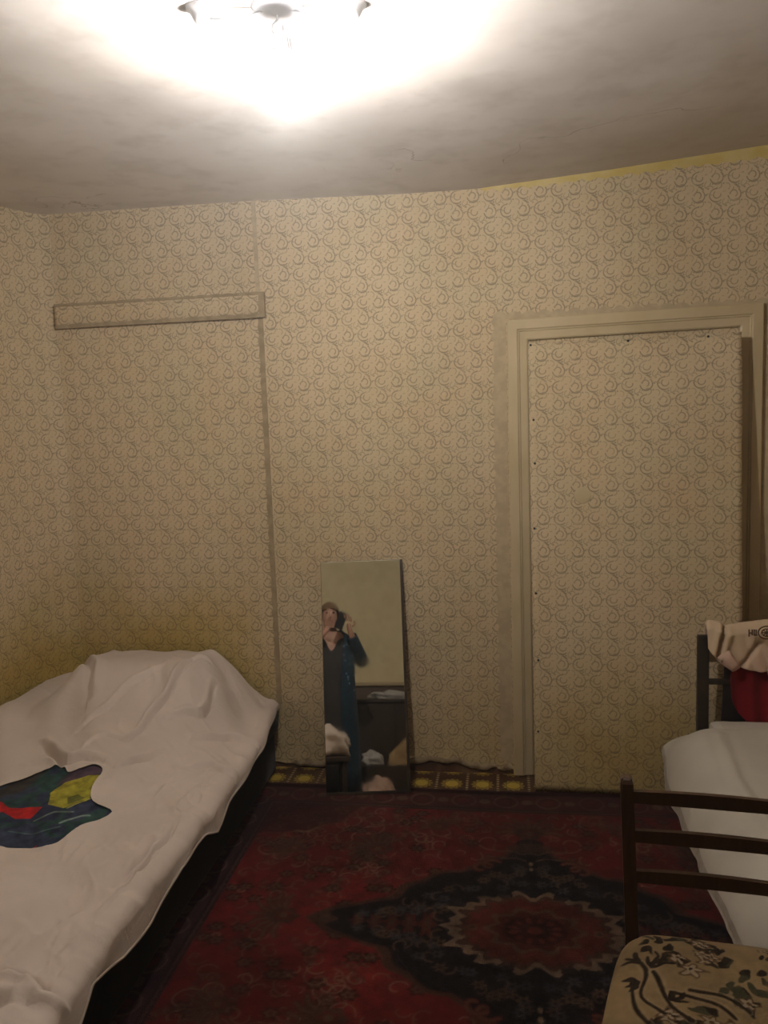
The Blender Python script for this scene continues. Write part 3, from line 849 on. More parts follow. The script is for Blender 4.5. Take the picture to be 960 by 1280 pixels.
# foot end droops over the end of the bed
ft = (1-sstep(.90, 1.0, DP[..., 1]))[..., None]
DP[..., 2] = DP[..., 2]*(1-ft[..., 0]) + np.minimum(DP[..., 2], .235)*ft[..., 0]
hole = [(-1.74, 2.26), (-1.66, 2.375), (-1.60, 2.445), (-1.545, 2.465), (-1.505, 2.43), (-1.47, 2.46), (-1.43, 2.475), (-1.385, 2.44), (-1.375, 2.35), (-1.33, 2.27), (-1.235, 2.215), (-1.285, 2.12), (-1.31, 2.03), (-1.38, 1.995), (-1.47, 1.985), (-1.60, 2.02), (-1.72, 2.10)]
def inpoly(X, Y, poly):
    ins = np.zeros(X.shape, bool); n = len(poly)
    for i in range(n):
        (x0, y0), (x1, y1) = poly[i], poly[(i+1) % n]
        c = ((y0 > Y) != (y1 > Y)) & (X < (x1-x0)*(Y-y0)/((y1-y0) if y1 != y0 else 1e-9)+x0)
        ins ^= c
    return ins
hole = smooth(hole, 4, True)
closed = hole+[hole[0]]
dd, _ = segdist(DP[..., 0], DP[..., 1], closed)
ins = inpoly(DP[..., 0], DP[..., 1], hole)
# pull nearest vertices onto the outline for a clean cut edge
def snap(P, ins_):
    J, I = np.where(NB & (~ins_))
    for j, i in zip(J, I):
        x, y = P[j, i, 0], P[j, i, 1]; bd_, bp = 1e9, None
        for (x0, y0), (x1, y1) in zip(closed[:-1], closed[1:]):
            dx, dy = x1-x0, y1-y0; t_ = max(0, min(1, ((x-x0)*dx+(y-y0)*dy)/(dx*dx+dy*dy)))
            q = (x0+t_*dx, y0+t_*dy); e_ = math.hypot(x-q[0], y-q[1])
            if e_ < bd_: bd_, bp = e_, q
        P[j, i, 0], P[j, i, 1] = bp
insf = ins[:-1, :-1] | ins[1:, :-1] | ins[:-1, 1:] | ins[1:, 1:]
NB = np.zeros_like(ins)
NB[:-1, :-1] |= insf; NB[1:, :-1] |= insf; NB[:-1, 1:] |= insf; NB[1:, 1:] |= insf
D2 = DP.copy(); snap(D2, ins)
D2[..., 2] += .004*np.exp(-(dd/.012)**2)*(~ins)
duv = empty('duvet', (-1.5, 2.25, .33))
tag(duv, 'crumpled white duvet heaped over the pillow end of the low bed', 'duvet')
off = np.array((-1.5, 2.25, .33))
cover = grid_obj('duvet_cover', D2-off, MAT['sheet'], duv, keep=~insf)
# hem band turned under
Pn = np.array([[D2[j, -1]+np.array((0, 0, .001)), D2[j, -1]+np.array((.004, 0, -.004)), D2[j, -1]+np.array((-.006, 0, -.008)), D2[j, -1]+np.array((-.03, 0, -.004))] for j in range(nY)])
grid_obj('hem', Pn-off, MAT['sheet'], duv)
# woven variation of the print is painted below; printed blanket seen through the cut-out
j0, j1 = np.where(ins.any(1))[0][[0, -1]]; i0, i1 = np.where(ins.any(0))[0][[0, -1]]
BP = DP[j0-4:j1+5, i0-4:i1+5].copy()
fine = []
def resample(P, k):
    n, m_ = P.shape[:2]; a = np.linspace(0, n-1, (n-1)*k+1); b = np.linspace(0, m_-1, (m_-1)*k+1)
    ai = np.minimum(a.astype(int), n-2); bi = np.minimum(b.astype(int), m_-2); fa = (a-ai)[:, None, None]; fb = (b-bi)[None, :, None]
    q = P[ai][:, bi]*(1-fa)*(1-fb)+P[ai+1][:, bi]*fa*(1-fb)+P[ai][:, bi+1]*(1-fa)*fb+P[ai+1][:, bi+1]*fa*fb
    return q
BP = resample(BP, 3); BP[..., 2] -= .004
bxx, byy = BP[..., 0], BP[..., 1]
bc = np.ones(BP.shape)*np.array((.040, .050, .085))
def bput(mask, c, a=1.0):
    global bc
    mk = np.clip(mask, 0, 1)[..., None]*a; bc = bc*(1-mk)+np.asarray(c)*mk
nz1 = fbm(ND, bxx*9, byy*9, 3)
bput((nz1+.9*(byy-2.2)+.5*(bxx+1.45) > -.02)*1.0, (.028, .062, .055))
bput((nz1 > .20)*1.0, (.035, .040, .075))
def bpoly(pts_, c, a=1.0): bput(inpoly(bxx+.010*nz1, byy+.012*nz1, pts_)*1.0, c, a)
bpoly([(-1.72, 2.24), (-1.66, 2.42), (-1.60, 2.46), (-1.61, 2.33), (-1.68, 2.22)], (.05, .04, .035))
bpoly([(-1.51, 2.44), (-1.51, 2.36), (-1.44, 2.38), (-1.38, 2.45), (-1.42, 2.48), (-1.48, 2.47)], (.085, .055, .075))
bpoly([(-1.50, 2.31), (-1.49, 2.38), (-1.43, 2.42), (-1.37, 2.43), (-1.355, 2.34), (-1.36, 2.27), (-1.40, 2.22), (-1.46, 2.235)], (.33, .29, .035))
bpoly([(-1.425, 2.28), (-1.41, 2.31), (-1.37, 2.295), (-1.40, 2.245)], (.10, .11, .03), .8)
bpoly([(-1.665, 2.185), (-1.63, 2.235), (-1.58, 2.205), (-1.52, 2.225), (-1.475, 2.225), (-1.475, 2.165), (-1.52, 2.15), (-1.58, 2.175), (-1.63, 2.15)], (.40, .018, .018))
bpoly([(-1.395, 1.97), (-1.375, 2.025), (-1.355, 1.97)], (.42, .03, .03))
for pts_, c, w_ in [([(-1.46, 2.15), (-1.42, 2.19), (-1.36, 2.20)], (.16, .20, .16), .006), ([(-1.36, 2.13), (-1.32, 2.18), (-1.30, 2.19)], (.18, .24, .20), .007), ([(-1.50, 2.08), (-1.42, 2.08), (-1.35, 2.11)], (.10, .16, .13), .004), ([(-1.39, 2.22), (-1.36, 2.28), (-1.34, 2.31)], (.40, .38, .12), .004)]:
    d, _ = segdist(bxx, byy, pts_); bput(np.clip((w_-d)/.003, 0, 1), c)
bc = bc*(1+.8*fbm(ND, bxx*45, byy*45, 3))[..., None]
ddf, _ = segdist(bxx, byy, closed); inf_ = inpoly(bxx, byy, hole) | (ddf < .02)
kf = inf_[:-1, :-1] & inf_[1:, :-1] & inf_[:-1, 1:] & inf_[1:, 1:]
o = grid_obj('blanket', BP-off, MAT['blanket'], duv, col=np.clip(bc, .003, 1), keep=kf); o['label'] = 'blue green and yellow printed blanket showing through the cut-out of the cover'

# ------------------------------------------------------------------ single bed on the right
sb = empty('single_bed', (1.12, 2.1, 0))
tag(sb, 'single bed with a dark metal headboard along the right wall under a white sheet', 'bed')
wbox('bed_base', .74, 1.54, 1.20, 3.06, .16, .27, MAT['bed_side'], sb, .01)
wbox('mattress', .745, 1.56, 1.18, 3.05, .272, .405, MAT['sheet2'], sb, .035)
wbox('leg', .75, .79, 1.22, 1.26, .004, .16, MAT['steel'], sb, .003); wbox('leg', 1.49, 1.53, 1.22, 1.26, .004, .16, MAT['steel'], sb, .003)
def post(x):
    bm = bmesh.new()
    bx(bm, x-.021, x+.021, 3.085, 3.115, .004, .715, .006)
    bmesh.ops.translate(bm, verts=bm.verts, vec=(-1.12, -2.1, 0)); return bm_obj('leg', bm, MAT['steel'], sb)
post(.742); post(1.51)
wbox('headboard_rail', .762, 1.49, 3.092, 3.108, .522, .544, MAT['steel'], sb, .004)
wbox('headboard_rail', .762, 1.49, 3.092, 3.108, .690, .715, MAT['steel'], sb, .004)
wbox('headboard_rail', .762, 1.49, 3.092, 3.108, .30, .325, MAT['steel'], sb, .004)
# sheet
NS = Noise2(51)
rows = []
Ys = np.linspace(1.06, 3.06, 200)
for Y in Ys:
    e = float(sstep(2.82, 3.06, np.array(Y)))           # rounding at the head
    f2 = float(1-sstep(1.06, 1.16, np.array(Y)))
    xt = .70+.06*e**2; xh = .556+.006*float(NS(Y*5, 1))+.030*e; zh = .225+.006*float(NS(Y*7, 4))+.045*e
    g2 = float(1-sstep(1.70, 1.93, np.array(Y))); xh += .115*g2; xt += .035*g2; zh += .02*g2
    xa = np.linspace(1.585, xt+.03, 60)
    za = .425+.008*fbm(NS, xa*4, np.full_like(xa, Y*4), 3)-.075*e**2.2-.09*f2+.014*np.exp(-((xa-.95)/.05)**2)*(.4+float(NS(Y*2, 5)))
    b = np.linspace(0, 1, 41)[1:]
    # convex flare from the mattress edge to the hem
    zt = za[-1]
    A = b*PI/2
    xr = (xt+.03)-(xt+.03-xh)*np.sin(A)**1.0
    zr = zh+(zt-zh)*np.cos(A)**1.15
    wv_ = .004*np.sin(Y*17+2*np.sin(Y*5))*b**2
    xr = xr+wv_+.004*NS(Y*30, b*3)
    # hem tucks back under
    rows.append(np.column_stack([np.concatenate([xa, xr]), np.full(100, Y), np.concatenate([za, zr])]))
SP = np.array(rows)
# crease of a second fold near the foot
dcr, _ = segdist(SP[..., 0], SP[..., 1], [(.80, 1.98), (.66, 1.86), (.60, 1.74), (.585, 1.62)])
SP[..., 2] += .016*np.exp(-(dcr/.018)**2); 
for pts_, dp in [([(.82, 2.15), (.93, 2.18), (1.05, 2.1)], .010), ([(.85, 2.55), (.97, 2.40)], .006), ([(.80, 1.7), (.95, 1.78), (1.1, 1.7)], .01), ([(.74, 2.85), (.70, 2.5), (.70, 2.2)], .006)]:
    d_, _ = segdist(SP[..., 0], SP[..., 1], pts_); SP[..., 2] += dp*np.exp(-(d_/.014)**2)-dp*.7*np.exp(-((d_-.03)/.015)**2)
bs_ = empty('bed_sheet', (1.12, 2.1, .42)); tag(bs_, 'plain white sheet spread over the right-hand single bed and hanging down its side', 'sheet')
off2 = np.array((1.12, 2.1, .42))
grid_obj('sheet_cloth', (SP-off2)[:, :95], MAT['sheet2'], bs_)
grid_obj('hem_band', (SP-off2)[:, 94:], MAT['lining'], bs_)['label'] = 'greyer stitched band along the lower edge of the sheet'
Pn = []
for j in range(len(Ys)):
    p = SP[j, -1]; k = .5+float(NS(Ys[j]*9, 8))
    Pn.append([p, p+np.array((-.004, 0, -.006)), p+np.array((.006, 0, -.018-.01*k)), p+np.array((.030, 0, -.022-.01*k)), p+np.array((.055, 0, -.010))])
grid_obj('hem', np.array(Pn)-off2, MAT['lining'], bs_)
# head end closing
e0 = SP[-1]; Pn = np.array([e0, e0+np.array((0, .006, -.02)), np.column_stack([e0[:, 0], np.full(100, 3.062), np.minimum(e0[:, 2], .25)])])
grid_obj('end_fall', Pn-off2, MAT['sheet2'], bs_)

# shirt draped over the headboard
NH = Noise2(61)
sh = empty('shirt', (1.1, 3.10, .72)); off3 = np.array((1.1, 3.10, .72))
tag(sh, 'beige shirt with a small brown print draped over the headboard rail', 'shirt')
xs = np.linspace(.750, 1.50, 110)
topz = np.interp(xs, [.75, .76, .80, .825, .9, 1.0, 1.5], [.755, .772, .768, .752, .765, .778, .785])
botz = np.interp(xs, [.75, .762, .785, .80, .835, .87, .90, .935, .965, .975, 1.0, 1.5], [.675, .655, .64, .612, .61, .600, .592, .585, .588, .54, .46, .44])
ts = np.linspace(0, 1, 50)
P = np.zeros((len(ts), len(xs), 3))
for a, t_ in enumerate(ts):
    if t_ < .2:   # back side rising to the rail
        k = t_/.2; y = 3.135-.012*k; z = .60+(topz-.60)*k
        yy = np.full_like(xs, y); 
    else:
        k = (t_-.2)/.8; z = topz+(botz-topz)*k
        yy = 3.123-.050*min(1, k*5)**.6-.010*k+np.zeros_like(xs)
    fold = .008*np.sin((xs*1.0-.35*(topz-z))*62+2*NH(xs*6, 1))*np.clip((topz-z)/.12, 0, 1)+.010*NH(xs*14, z*12)
    yy = yy - (np.abs(fold) if t_ >= .2 else 0)
    P[a] = np.column_stack([xs, yy, z])
# one deep fold near the corner
df, _ = segdist(P[..., 0], P[..., 2], [(.815, .745), (.80, .70), (.785, .65)])
P[..., 1] += .028*np.exp(-(df/.007)**2)*(P[..., 1] < 3.11) - .018*np.exp(-((df-.018)/.012)**2)*(P[..., 1] < 3.11)
df, _ = segdist(P[..., 0], P[..., 2], [(.93, .69), (.89, .63), (.87, .605)])
P[..., 1] += .022*np.exp(-(df/.008)**2)*(P[..., 1] < 3.11)
o = grid_obj('shirt_cloth', P-off3, MAT['shirt'], sh, flip=True)
md = o.modifiers.new('thick', 'SOLIDIFY'); md.thickness = .003
def ribbon(bm, pts_, wd, y):
    for a, b in zip(pts_[:-1], pts_[1:]):
        a, b = Vector((a[0], 0, a[1])), Vector((b[0], 0, b[1])); d = (b-a); L = d.length
        if L < 1e-6: continue
        d /= L; n_ = Vector((-d.z, 0, d.x))*wd/2
        q = [a-n_-d*wd*.3, b-n_+d*wd*.3, b+n_+d*wd*.3, a+n_-d*wd*.3]
        v1 = [bm.verts.new((p.x, y, p.z)) for p in q]; v2 = [bm.verts.new((p.x, y+.004, p.z)) for p in q]
        bm.faces.new(v1); bm.faces.new(v2[::-1])
        for i in range(4): bm.faces.new((v1[i], v2[i], v2[(i+1) % 4], v1[(i+1) % 4]))
bm = bmesh.new(); y0 = 3.038-off3[1]; lx, lz = .890-off3[0], .728-off3[2]
for pl in [[(0, 0), (0, .024)], [(0, .012), (.011, .012)], [(.011, 0.005), (.011, .024)], [(.018, .004), (.018, .024)], [(.025, .004), (.025, .024)], [(.018, .004), (.028, .004)]]:
    ribbon(bm, [(lx+a, lz+b) for a, b in pl], .0045, y0)
cxx, czz = lx+.062, lz+.014
ribbon(bm, [(cxx+.030*math.cos(a), czz+.024*math.sin(a)) for a in np.linspace(0, 2*PI, 21)], .004, y0)
ribbon(bm, [(cxx+.018*math.cos(a), czz+.014*math.sin(a)) for a in np.linspace(0, 2*PI, 15)], .003, y0)
for a in np.linspace(0, 2*PI, 9)[:-1]: ribbon(bm, [(cxx, czz), (cxx+.017*math.cos(a), czz+.013*math.sin(a))], .003, y0)
bm_obj('print', bm, MAT['ink'], sh)['label'] = 'faded brown lettering beside a round emblem'
# sleeve end at the corner with pinkish cuff
bm = bmesh.new()
rings = [((.800, 3.055, .655), .030, .012), ((.815, 3.05, .632), .026, .012), ((.838, 3.05, .612), .022, .010), ((.850, 3.052, .598), .018, .008)]
tube(bm, [tuple(Vector(p)-Vector(off3)) for p, a, b in rings], [a for p, a, b in rings], 16, .5)
bm_obj('cuff', bm, MAT['pink'], sh, True)['label'] = 'pinkish folded cuff'

# red cloth hanging from the rail
rc = empty('red_garment', (.92, 3.08, .6)); off4 = np.array((.92, 3.08, .6))
tag(rc, 'dark red garment hanging from the headboard below the beige shirt', 'clothes')
P = []
for k in np.linspace(0, 1, 46):
    z = .635-.275*k
    xl = np.interp(k, [0, .3, .6, .8, .92, 1], [.842, .838, .845, .868, .90, .96]); xr = np.interp(k, [0, .5, 1], [.975, 1.02, 1.12])
    x = np.linspace(xl, xr, 50)
    y = 3.082-.010*np.sin(x*70+.8*np.sin(k*3))-.010*k+.010*NH(x*20, k*2)
    P.append(np.column_stack([x, y, np.full(50, z)+.015*k*np.sin((x-xl)*8)]))
o = grid_obj('red_cloth', np.array(P)-off4, MAT['red_cloth'], rc, flip=True); o.modifiers.new('thick', 'SOLIDIFY').thickness = .003
# black garment edge behind it
bc_ = empty('black_garment', (.85, 3.085, .6)); off5 = np.array((.85, 3.085, .6))
tag(bc_, 'narrow black garment hanging behind the dark red one on the headboard', 'clothes')
P = []
for k in np.linspace(0, 1, 30):
    z = .640-.262*k; xl = .822-.012*k; x = np.linspace(xl, .90, 16)
    P.append(np.column_stack([x, 3.094-.004*np.sin(x*90), np.full(16, z)]))
o = grid_obj('black_cloth', np.array(P)-off5, MAT['black_cloth'], bc_, flip=True); o.modifiers.new('thick', 'SOLIDIFY').thickness = .003
pk = empty('pink_garment', (1.2, 3.05, .6)); off6 = np.array((1.2, 3.05, .6))
tag(pk, 'pale pink garment hanging at the right end of the headboard beside the red one', 'clothes')
P = []
for k in np.linspace(0, 1, 40):
    z = .60-.19*k; xl = np.interp(k, [0, .3, 1], [.958, .975, 1.05]); x = np.linspace(xl, 1.46, 60)
    P.append(np.column_stack([x, 3.052-.010*np.sin(x*48+k)-.008*k, np.full(60, z)]))
o = grid_obj('pink_cloth', np.array(P)-off6, MAT['pink'], pk, flip=True); o.modifiers.new('thick', 'SOLIDIFY').thickness = .003

# ------------------------------------------------------------------ chair in front
ch = empty('dining_chair', (.392, 1.437, .0), R(-6))
tag(ch, 'brown wooden ladder-back chair with a floral tapestry seat in the right foreground', 'chair')
CW = MAT['chair_wood']
def rearpost(sx):
    bm = bmesh.new(); sec = []
    zz = [.0, .25, .43, .50, .62, .74, .772, .780, .784]
    for z in zz:
        y = .215 + .022*max(0, (z-.43)/.36)**1.2 + .03*max(0, (.43-z)/.43); x = sx*(.158+.010*max(0, (z-.43)/.36))
        hx, hy = (.0135, .017) if z < .773 else ((.011, .014) if z < .782 else (.006, .008))
        sec.append([(x-hx, y-hy, z), (x+hx, y-hy, z), (x+hx, y+hy, z), (x-hx, y+hy, z)])
    V = [[bm.verts.new(p) for p in s_] for s_ in sec]
    for a, b in zip(V[:-1], V[1:]):
        for i in range(4): bm.faces.new((a[i], a[(i+1) % 4], b[(i+1) % 4], b[i]))
    bm.faces.new(V[0][::-1]); bm.faces.new(V[-1])
    es = [e for e in bm.edges if abs((e.verts[0].co-e.verts[1].co).normalized().z) > .7]
    bmesh.ops.bevel(bm, geom=es, offset=.004, segments=2, affect='EDGES')
    return bm_obj('leg', bm, CW, ch)
rearpost(-1); rearpost(1)
for sx in (-1, 1):
    bm = bmesh.new(); tube(bm, [(sx*.215, -.185, .41), (sx*.217, -.19, .2), (sx*.22, -.195, .0)], [.018, .016, .012], 12)
    bm_obj('leg', bm, CW, ch, True)
for zc, hh in ((.742, .030), (.657, .030), (.569, .030)):
    bm = bmesh.new(); sec = []
    yb = .215+.022*((zc-.43)/.36)**1.2
    for i in range(21):
        k = i/20*2-1; x = k*.158; y = yb+.013*(1-k*k)-.004; hz = hh*(.42+.08*(1-k*k)); dz = -.004*(1-k*k)
        sec.append([bm.verts.new((x, y-.006, zc-hz+dz)), bm.verts.new((x, y+.006, zc-hz+dz)), bm.verts.new((x, y+.006, zc+hz+dz)), bm.verts.new((x, y-.006, zc+hz+dz))])
    for a, b in zip(sec[:-1], sec[1:]):
        for i in range(4): bm.faces.new((a[i], a[(i+1) % 4], b[(i+1) % 4], b[i]))
    bm.faces.new(sec[0][::-1]); bm.faces.new(sec[-1])
    bm_obj('slat', bm, CW, ch)
bm = bmesh.new()
bx(bm, -.165, .165, .185, .205, .365, .415, .003); bx(bm, -.22, .22, -.205, -.185, .365, .415, .003)
for sx in (-1, 1):
    bx(bm, -.01, .01, -.20, .20, .365, .415, .003, Matrix.Translation((sx*.190, 0, 0)) @ Matrix.Rotation(sx*.15, 4, 'Z'))
bm_obj('seat_frame', bm, CW, ch)
for (a, b) in (((-.217, -.19, .18), (-.16, .225, .18)), ((.217, -.19, .18), (.16, .225, .18)), ((-.16, .228, .24), (.16, .228, .24)), ((-.217, -.19, .26), (.217, -.19, .26))):
    bm = bmesh.new(); tube(bm, [a, b], .009, 10); bm_obj('stretcher', bm, CW, ch, True)
# upholstered seat (superellipse trapezoid), painted tapestry
NQ = Noise2(71); n1, n2 = 220, 220
NQ2 = None; a = np.linspace(-1, 1, n2); bb_ = np.linspace(-1, 1, n1); B, A = np.meshgrid(bb_, a, indexing='ij')
hw = .165+.085*((1-B)/2)**.7    # half width back -> front
# rounded square corners
m_ = np.maximum(np.abs(A), np.abs(B)); nrm_ = (np.abs(A)**7+np.abs(B)**7)**(1/7.); kk = np.where(nrm_ > 0, m_/np.maximum(nrm_, 1e-6), 1)
SXs = A*kk*hw; SYs = B*kk*.222-.005
prof_ = (1-np.abs(m_)**5)
SZs = .422+.046*np.clip(prof_, 0, 1)**.45+.006*(1-m_**2)
SZs = np.where(m_ > .999, .412, SZs)
sc0 = np.ones(SXs.shape+(3,))*np.array((.215, .145, .070)); sc0 *= (1+.35*fbm(NQ, SXs*9, SYs*9, 3))[..., None]
def sput(mask, c, al=1.0):
    global sc0
    mk = np.clip(mask, 0, 1)[..., None]*al; sc0 = sc0*(1-mk)+np.asarray(c)*mk
def sblob(x, y, rx, ry, c, rot=0., pet=0, amp=.2, al=1.):
    dx, dy = SXs-x+.012*NQ(SXs*60, SYs*60), SYs-y+.012*NQ(SXs*60+5, SYs*60+3); c_, s_ = math.cos(rot), math.sin(rot)
    ax, ay = (dx*c_+dy*s_)/rx, (-dx*s_+dy*c_)/ry; d = np.hypot(ax, ay); lim = 1+amp*np.cos(pet*np.arctan2(ay, ax)) if pet else 1
    sput(np.clip((lim-d)/.25, 0, 1), c, al)
DK = (.022, .014, .008); GR = (.050, .045, .022); CR = (.26, .20, .13); BR2 = (.085, .045, .018)
rs = np.random.RandomState(12)
def leafs(x, y, an, L, c=DK):
    for q in range(3):
        sblob(x+math.cos(an)*L*.5, y+math.sin(an)*L*.5, L*.55, L*.16, c, an); an += .55
def bouquet(x, y, s_, seed):
    rr = np.random.RandomState(seed)
    for q in range(34):
        an = rr.uniform(0, 6.28); rad = rr.uniform(.3, 1.0)*.055*s_
        sblob(x+rad*1.5*math.cos(an), y+rad*math.sin(an), .015*s_, .007*s_, DK if rr.rand() < .7 else GR, rr.uniform(0, 3.1))
    for q in range(6):
        ox, oy = x+rr.uniform(-.055, .055)*s_, y+rr.uniform(-.035, .035)*s_
        sblob(ox, oy, .017*s_, .014*s_, BR2, pet=5, amp=.25); sblob(ox, oy, .012*s_, .010*s_, CR, pet=5, amp=.3); sblob(ox, oy, .005*s_, .004*s_, BR2)
        sblob(ox+.006*s_, oy-.004*s_, .004*s_, .003*s_, DK)
bouquet(-.055, .135, 1.15, 3); bouquet(.10, .02, 1.25, 8); bouquet(-.05, -.10, 1.2, 5); bouquet(.13, .165, .7, 13); bouquet(.12, -.15, 1.0, 17)
sblob(-.052, .068, .026, .022, BR2, pet=5); sblob(-.052, .068, .019, .016, CR, pet=5, amp=.3); sblob(-.052, .068, .007, .006, DK)
for x0, y0, pts_ in [(0, 0, [(-.15, .08), (-.14, .03), (-.15, -.02), (-.12, -.06)]), (0, 0, [(-.13, .05), (-.105, .01), (-.10, -.04), (-.07, -.07)]), (0, 0, [(-.17, .02), (-.165, -.05), (-.14, -.11)]), (0, 0, [(-.06, .01), (-.01, .0), (.03, -.03)]), (0, 0, [(-.09, .0), (-.03, -.02), (.0, -.06)])]:
    d, _ = segdist(SXs+.02*NQ(SXs*16, SYs*16), SYs+.02*NQ(SXs*16+9, SYs*16), smooth(pts_, 4)); sput(np.clip((.0055-d)/.003, 0, 1), DK); sput(np.clip((.0025-np.abs(d-.008))/.003, 0, 1), CR, .5)
for (x, y, an) in [(-.15, .08, 1.8), (-.13, .06, .6), (-.15, .02, 2.8), (-.12, .08, .2), (-.10, -.03, .3)]: leafs(x, y, an, .035)
g = grid_obj('seat', np.dstack([SXs, SYs, SZs]), MAT['tapestry'], ch, col=np.clip(sc0, .003, 1))
g['label'] = 'padded beige seat woven with dark flower bouquets'

# ------------------------------------------------------------------ person taking the photograph (seen in the mirror)
pe = empty('person', (-.44, -.22, 0))
tag(pe, 'person in a long open navy robe over dark grey clothes, reflected in the mirror', 'person')
def skinned(name, chains, m, parent, levels=2):
    """chains: list of point lists [(co, r)], sharing vertices by coordinate"""
    bm = bmesh.new(); idx = {}; vsn = []; rad = []
    def vert(p, r_):
        k = tuple(round(c, 4) for c in p)
        if k not in idx: idx[k] = bm.verts.new(p); rad.append(r_); vsn.append(k)
        return idx[k]
    for chn in chains:
        prev = None
        for p, r_ in chn:
            v = vert(p, r_)
            if prev is not None and bm.edges.get((prev, v)) is None: bm.edges.new((prev, v))
            prev = v
    me = bpy.data.meshes.new(name); bm.to_mesh(me); bm.free()
    o = bpy.data.objects.new(name, me); link(o, parent)
    sk = o.modifiers.new('skin', 'SKIN'); sk.use_smooth_shade = True
    for i, d in enumerate(me.skin_vertices[0].data):
        r_ = rad[i]; d.radius = r_ if isinstance(r_, tuple) else (r_, r_); d.use_root = (i == 0)
    ss = o.modifiers.new('sub', 'SUBSURF'); ss.levels = levels; ss.render_levels = levels
    me.materials.append(m)
    return o
# local coordinates, facing +Y; height 1.70
pelvis = (0, 0, .93)
chains = [[(pelvis, (.14, .10)), ((0, .0, 1.06), (.125, .09)), ((0, .0, 1.20), (.145, .10)), ((0, -.01, 1.36), (.12, .085)), ((0, -.005, 1.44), .055), ((-.005, .01, 1.49), .052), ((-.01, .02, 1.545), (.070, .082)), ((-.01, .02, 1.61), (.076, .092)), ((-.01, .01, 1.665), (.055, .07))]]
for sx in (-1, 1):
    chains.append([(pelvis, (.14, .10)), ((sx*.095, 0, .86), .085), ((sx*.10, .01, .48), .058), ((sx*.10, -.01, .28), .052), ((sx*.10, -.01, .09), .036), ((sx*.11, .05, .04), .036), ((sx*.115, .13, .03), .030)])
# right arm (world +x): elbow out and down, hand raised to the phone
elbR, wrR = (.285, .03, 1.16), (.155, .22, 1.385)
chains.append([((0, -.01, 1.36), (.12, .085)), ((.12, -.01, 1.385), .058), ((.185, -.01, 1.36), .052), (elbR, .040), (wrR, .027), ((.135, .245, 1.44), (.036, .020)), ((.13, .25, 1.475), (.034, .017))])
elbL, wrL = (-.28, .04, 1.14), (-.10, .24, 1.36)
chains.append([((0, -.01, 1.36), (.12, .085)), ((-.12, -.01, 1.385), .058), ((-.185, -.01, 1.36), .052), (elbL, .040), (wrL, .027), ((-.06, .255, 1.41), (.034, .020)), ((-.04, .26, 1.44), (.032, .017))])
skinned('body', chains, MAT['skin'], pe)
def hand(sx, base, side):
    # four fingers of different length wrapped around the phone and a thumb leaving the side of the palm
    for i, (dx, L, cu) in enumerate(((-.027, .070, .9), (-.009, .080, 1.0), (.009, .075, 1.0), (.026, .060, 1.1))):
        b = Vector(base)+Vector((dx, 0, .012-.004*abs(i-1)))
        p = [b]; an = R(85)
        for sgi, fr in enumerate((.0, .45, .30, .25)):
            if sgi == 0: continue
            an -= cu*.35
            p.append(p[-1]+Vector((side*math.cos(an)*.25, math.cos(an)*.8, math.sin(an)))*L*fr)
        skinned('finger', [[(tuple(q), .0085-.001*k) for k, q in enumerate(p)]], MAT['skin'], pe, 1)
    b = Vector(base)+Vector((-side*.030, .0, -.035))
    skinned('thumb', [[(tuple(b), .011), (tuple(b+Vector((-side*.022, .012, .022))), .010), (tuple(b+Vector((-side*.018, .022, .050))), .008)]], MAT['skin'], pe, 1)
hand(1, (.13, .25, 1.475), -1); hand(-1, (-.04, .26, 1.44), 1)
# phone in the right hand
bm = bmesh.new(); bx(bm, -.036, .036, -.0045, .0045, -.076, .076, .004, Matrix.Translation((.065, .262, 1.49)) @ Matrix.Rotation(R(20), 4, 'Y'))
ph_ = bm_obj('mobile_phone', bm, MAT['black']); ph_.location = pe.location; tag(ph_, 'black mobile phone held up by the person reflected in the mirror', 'phone')
# face
for s_ in (-1, 1):
    bm = bmesh.new(); bmesh.ops.create_uvsphere(bm, u_segments=10, v_segments=8, radius=.009, matrix=Matrix.Translation((-.01+s_*.030, .099, 1.60)))
    bm_obj('eye', bm, MAT['black'], pe, True)
bm = bmesh.new(); tube(bm, [(-.01, .100, 1.605), (-.01, .122, 1.575), (-.01, .127, 1.562), (-.01, .108, 1.555)], [.008, .012, .014, .008], 10)
bm_obj('nose', bm, MAT['skin'], pe, True)
bm = bmesh.new(); tube(bm, [(-.034, .094, 1.528), (-.01, .106, 1.530), (.014, .094, 1.528)], [.003, .006, .003], 8)
bm_obj('mouth', bm, MAT['red_cloth'], pe, True)
for s_ in (-1, 1):
    bm = bmesh.new(); tube(bm, [(-.01+s_*.078, .01, 1.565), (-.01+s_*.090, .0, 1.585), (-.01+s_*.090, .0, 1.61), (-.01+s_*.078, .012, 1.62)], [.008, .011, .011, .007], 8)
    bm_obj('ear', bm, MAT['skin'], pe, True)
# hair cap
P = []
for i in range(25):
    ph2 = R(2)+i/24*R(100)
    row = []
    for k in range(36):
        t_ = 2*PI*k/36; front = max(0, math.sin(t_)); lim = min(ph2, R(102)-front*R(30))
        row.append((-.01+.089*math.sin(lim)*math.cos(t_), .015+.104*math.sin(lim)*math.sin(t_), 1.605+.108*math.cos(lim)+.003*math.sin(k*5)))
    P.append(row)
P = np.array(P); F = grid_faces(25, 36, True)
hr = mesh_obj('hair', P.reshape(-1, 3), F, MAT['hair'], pe)
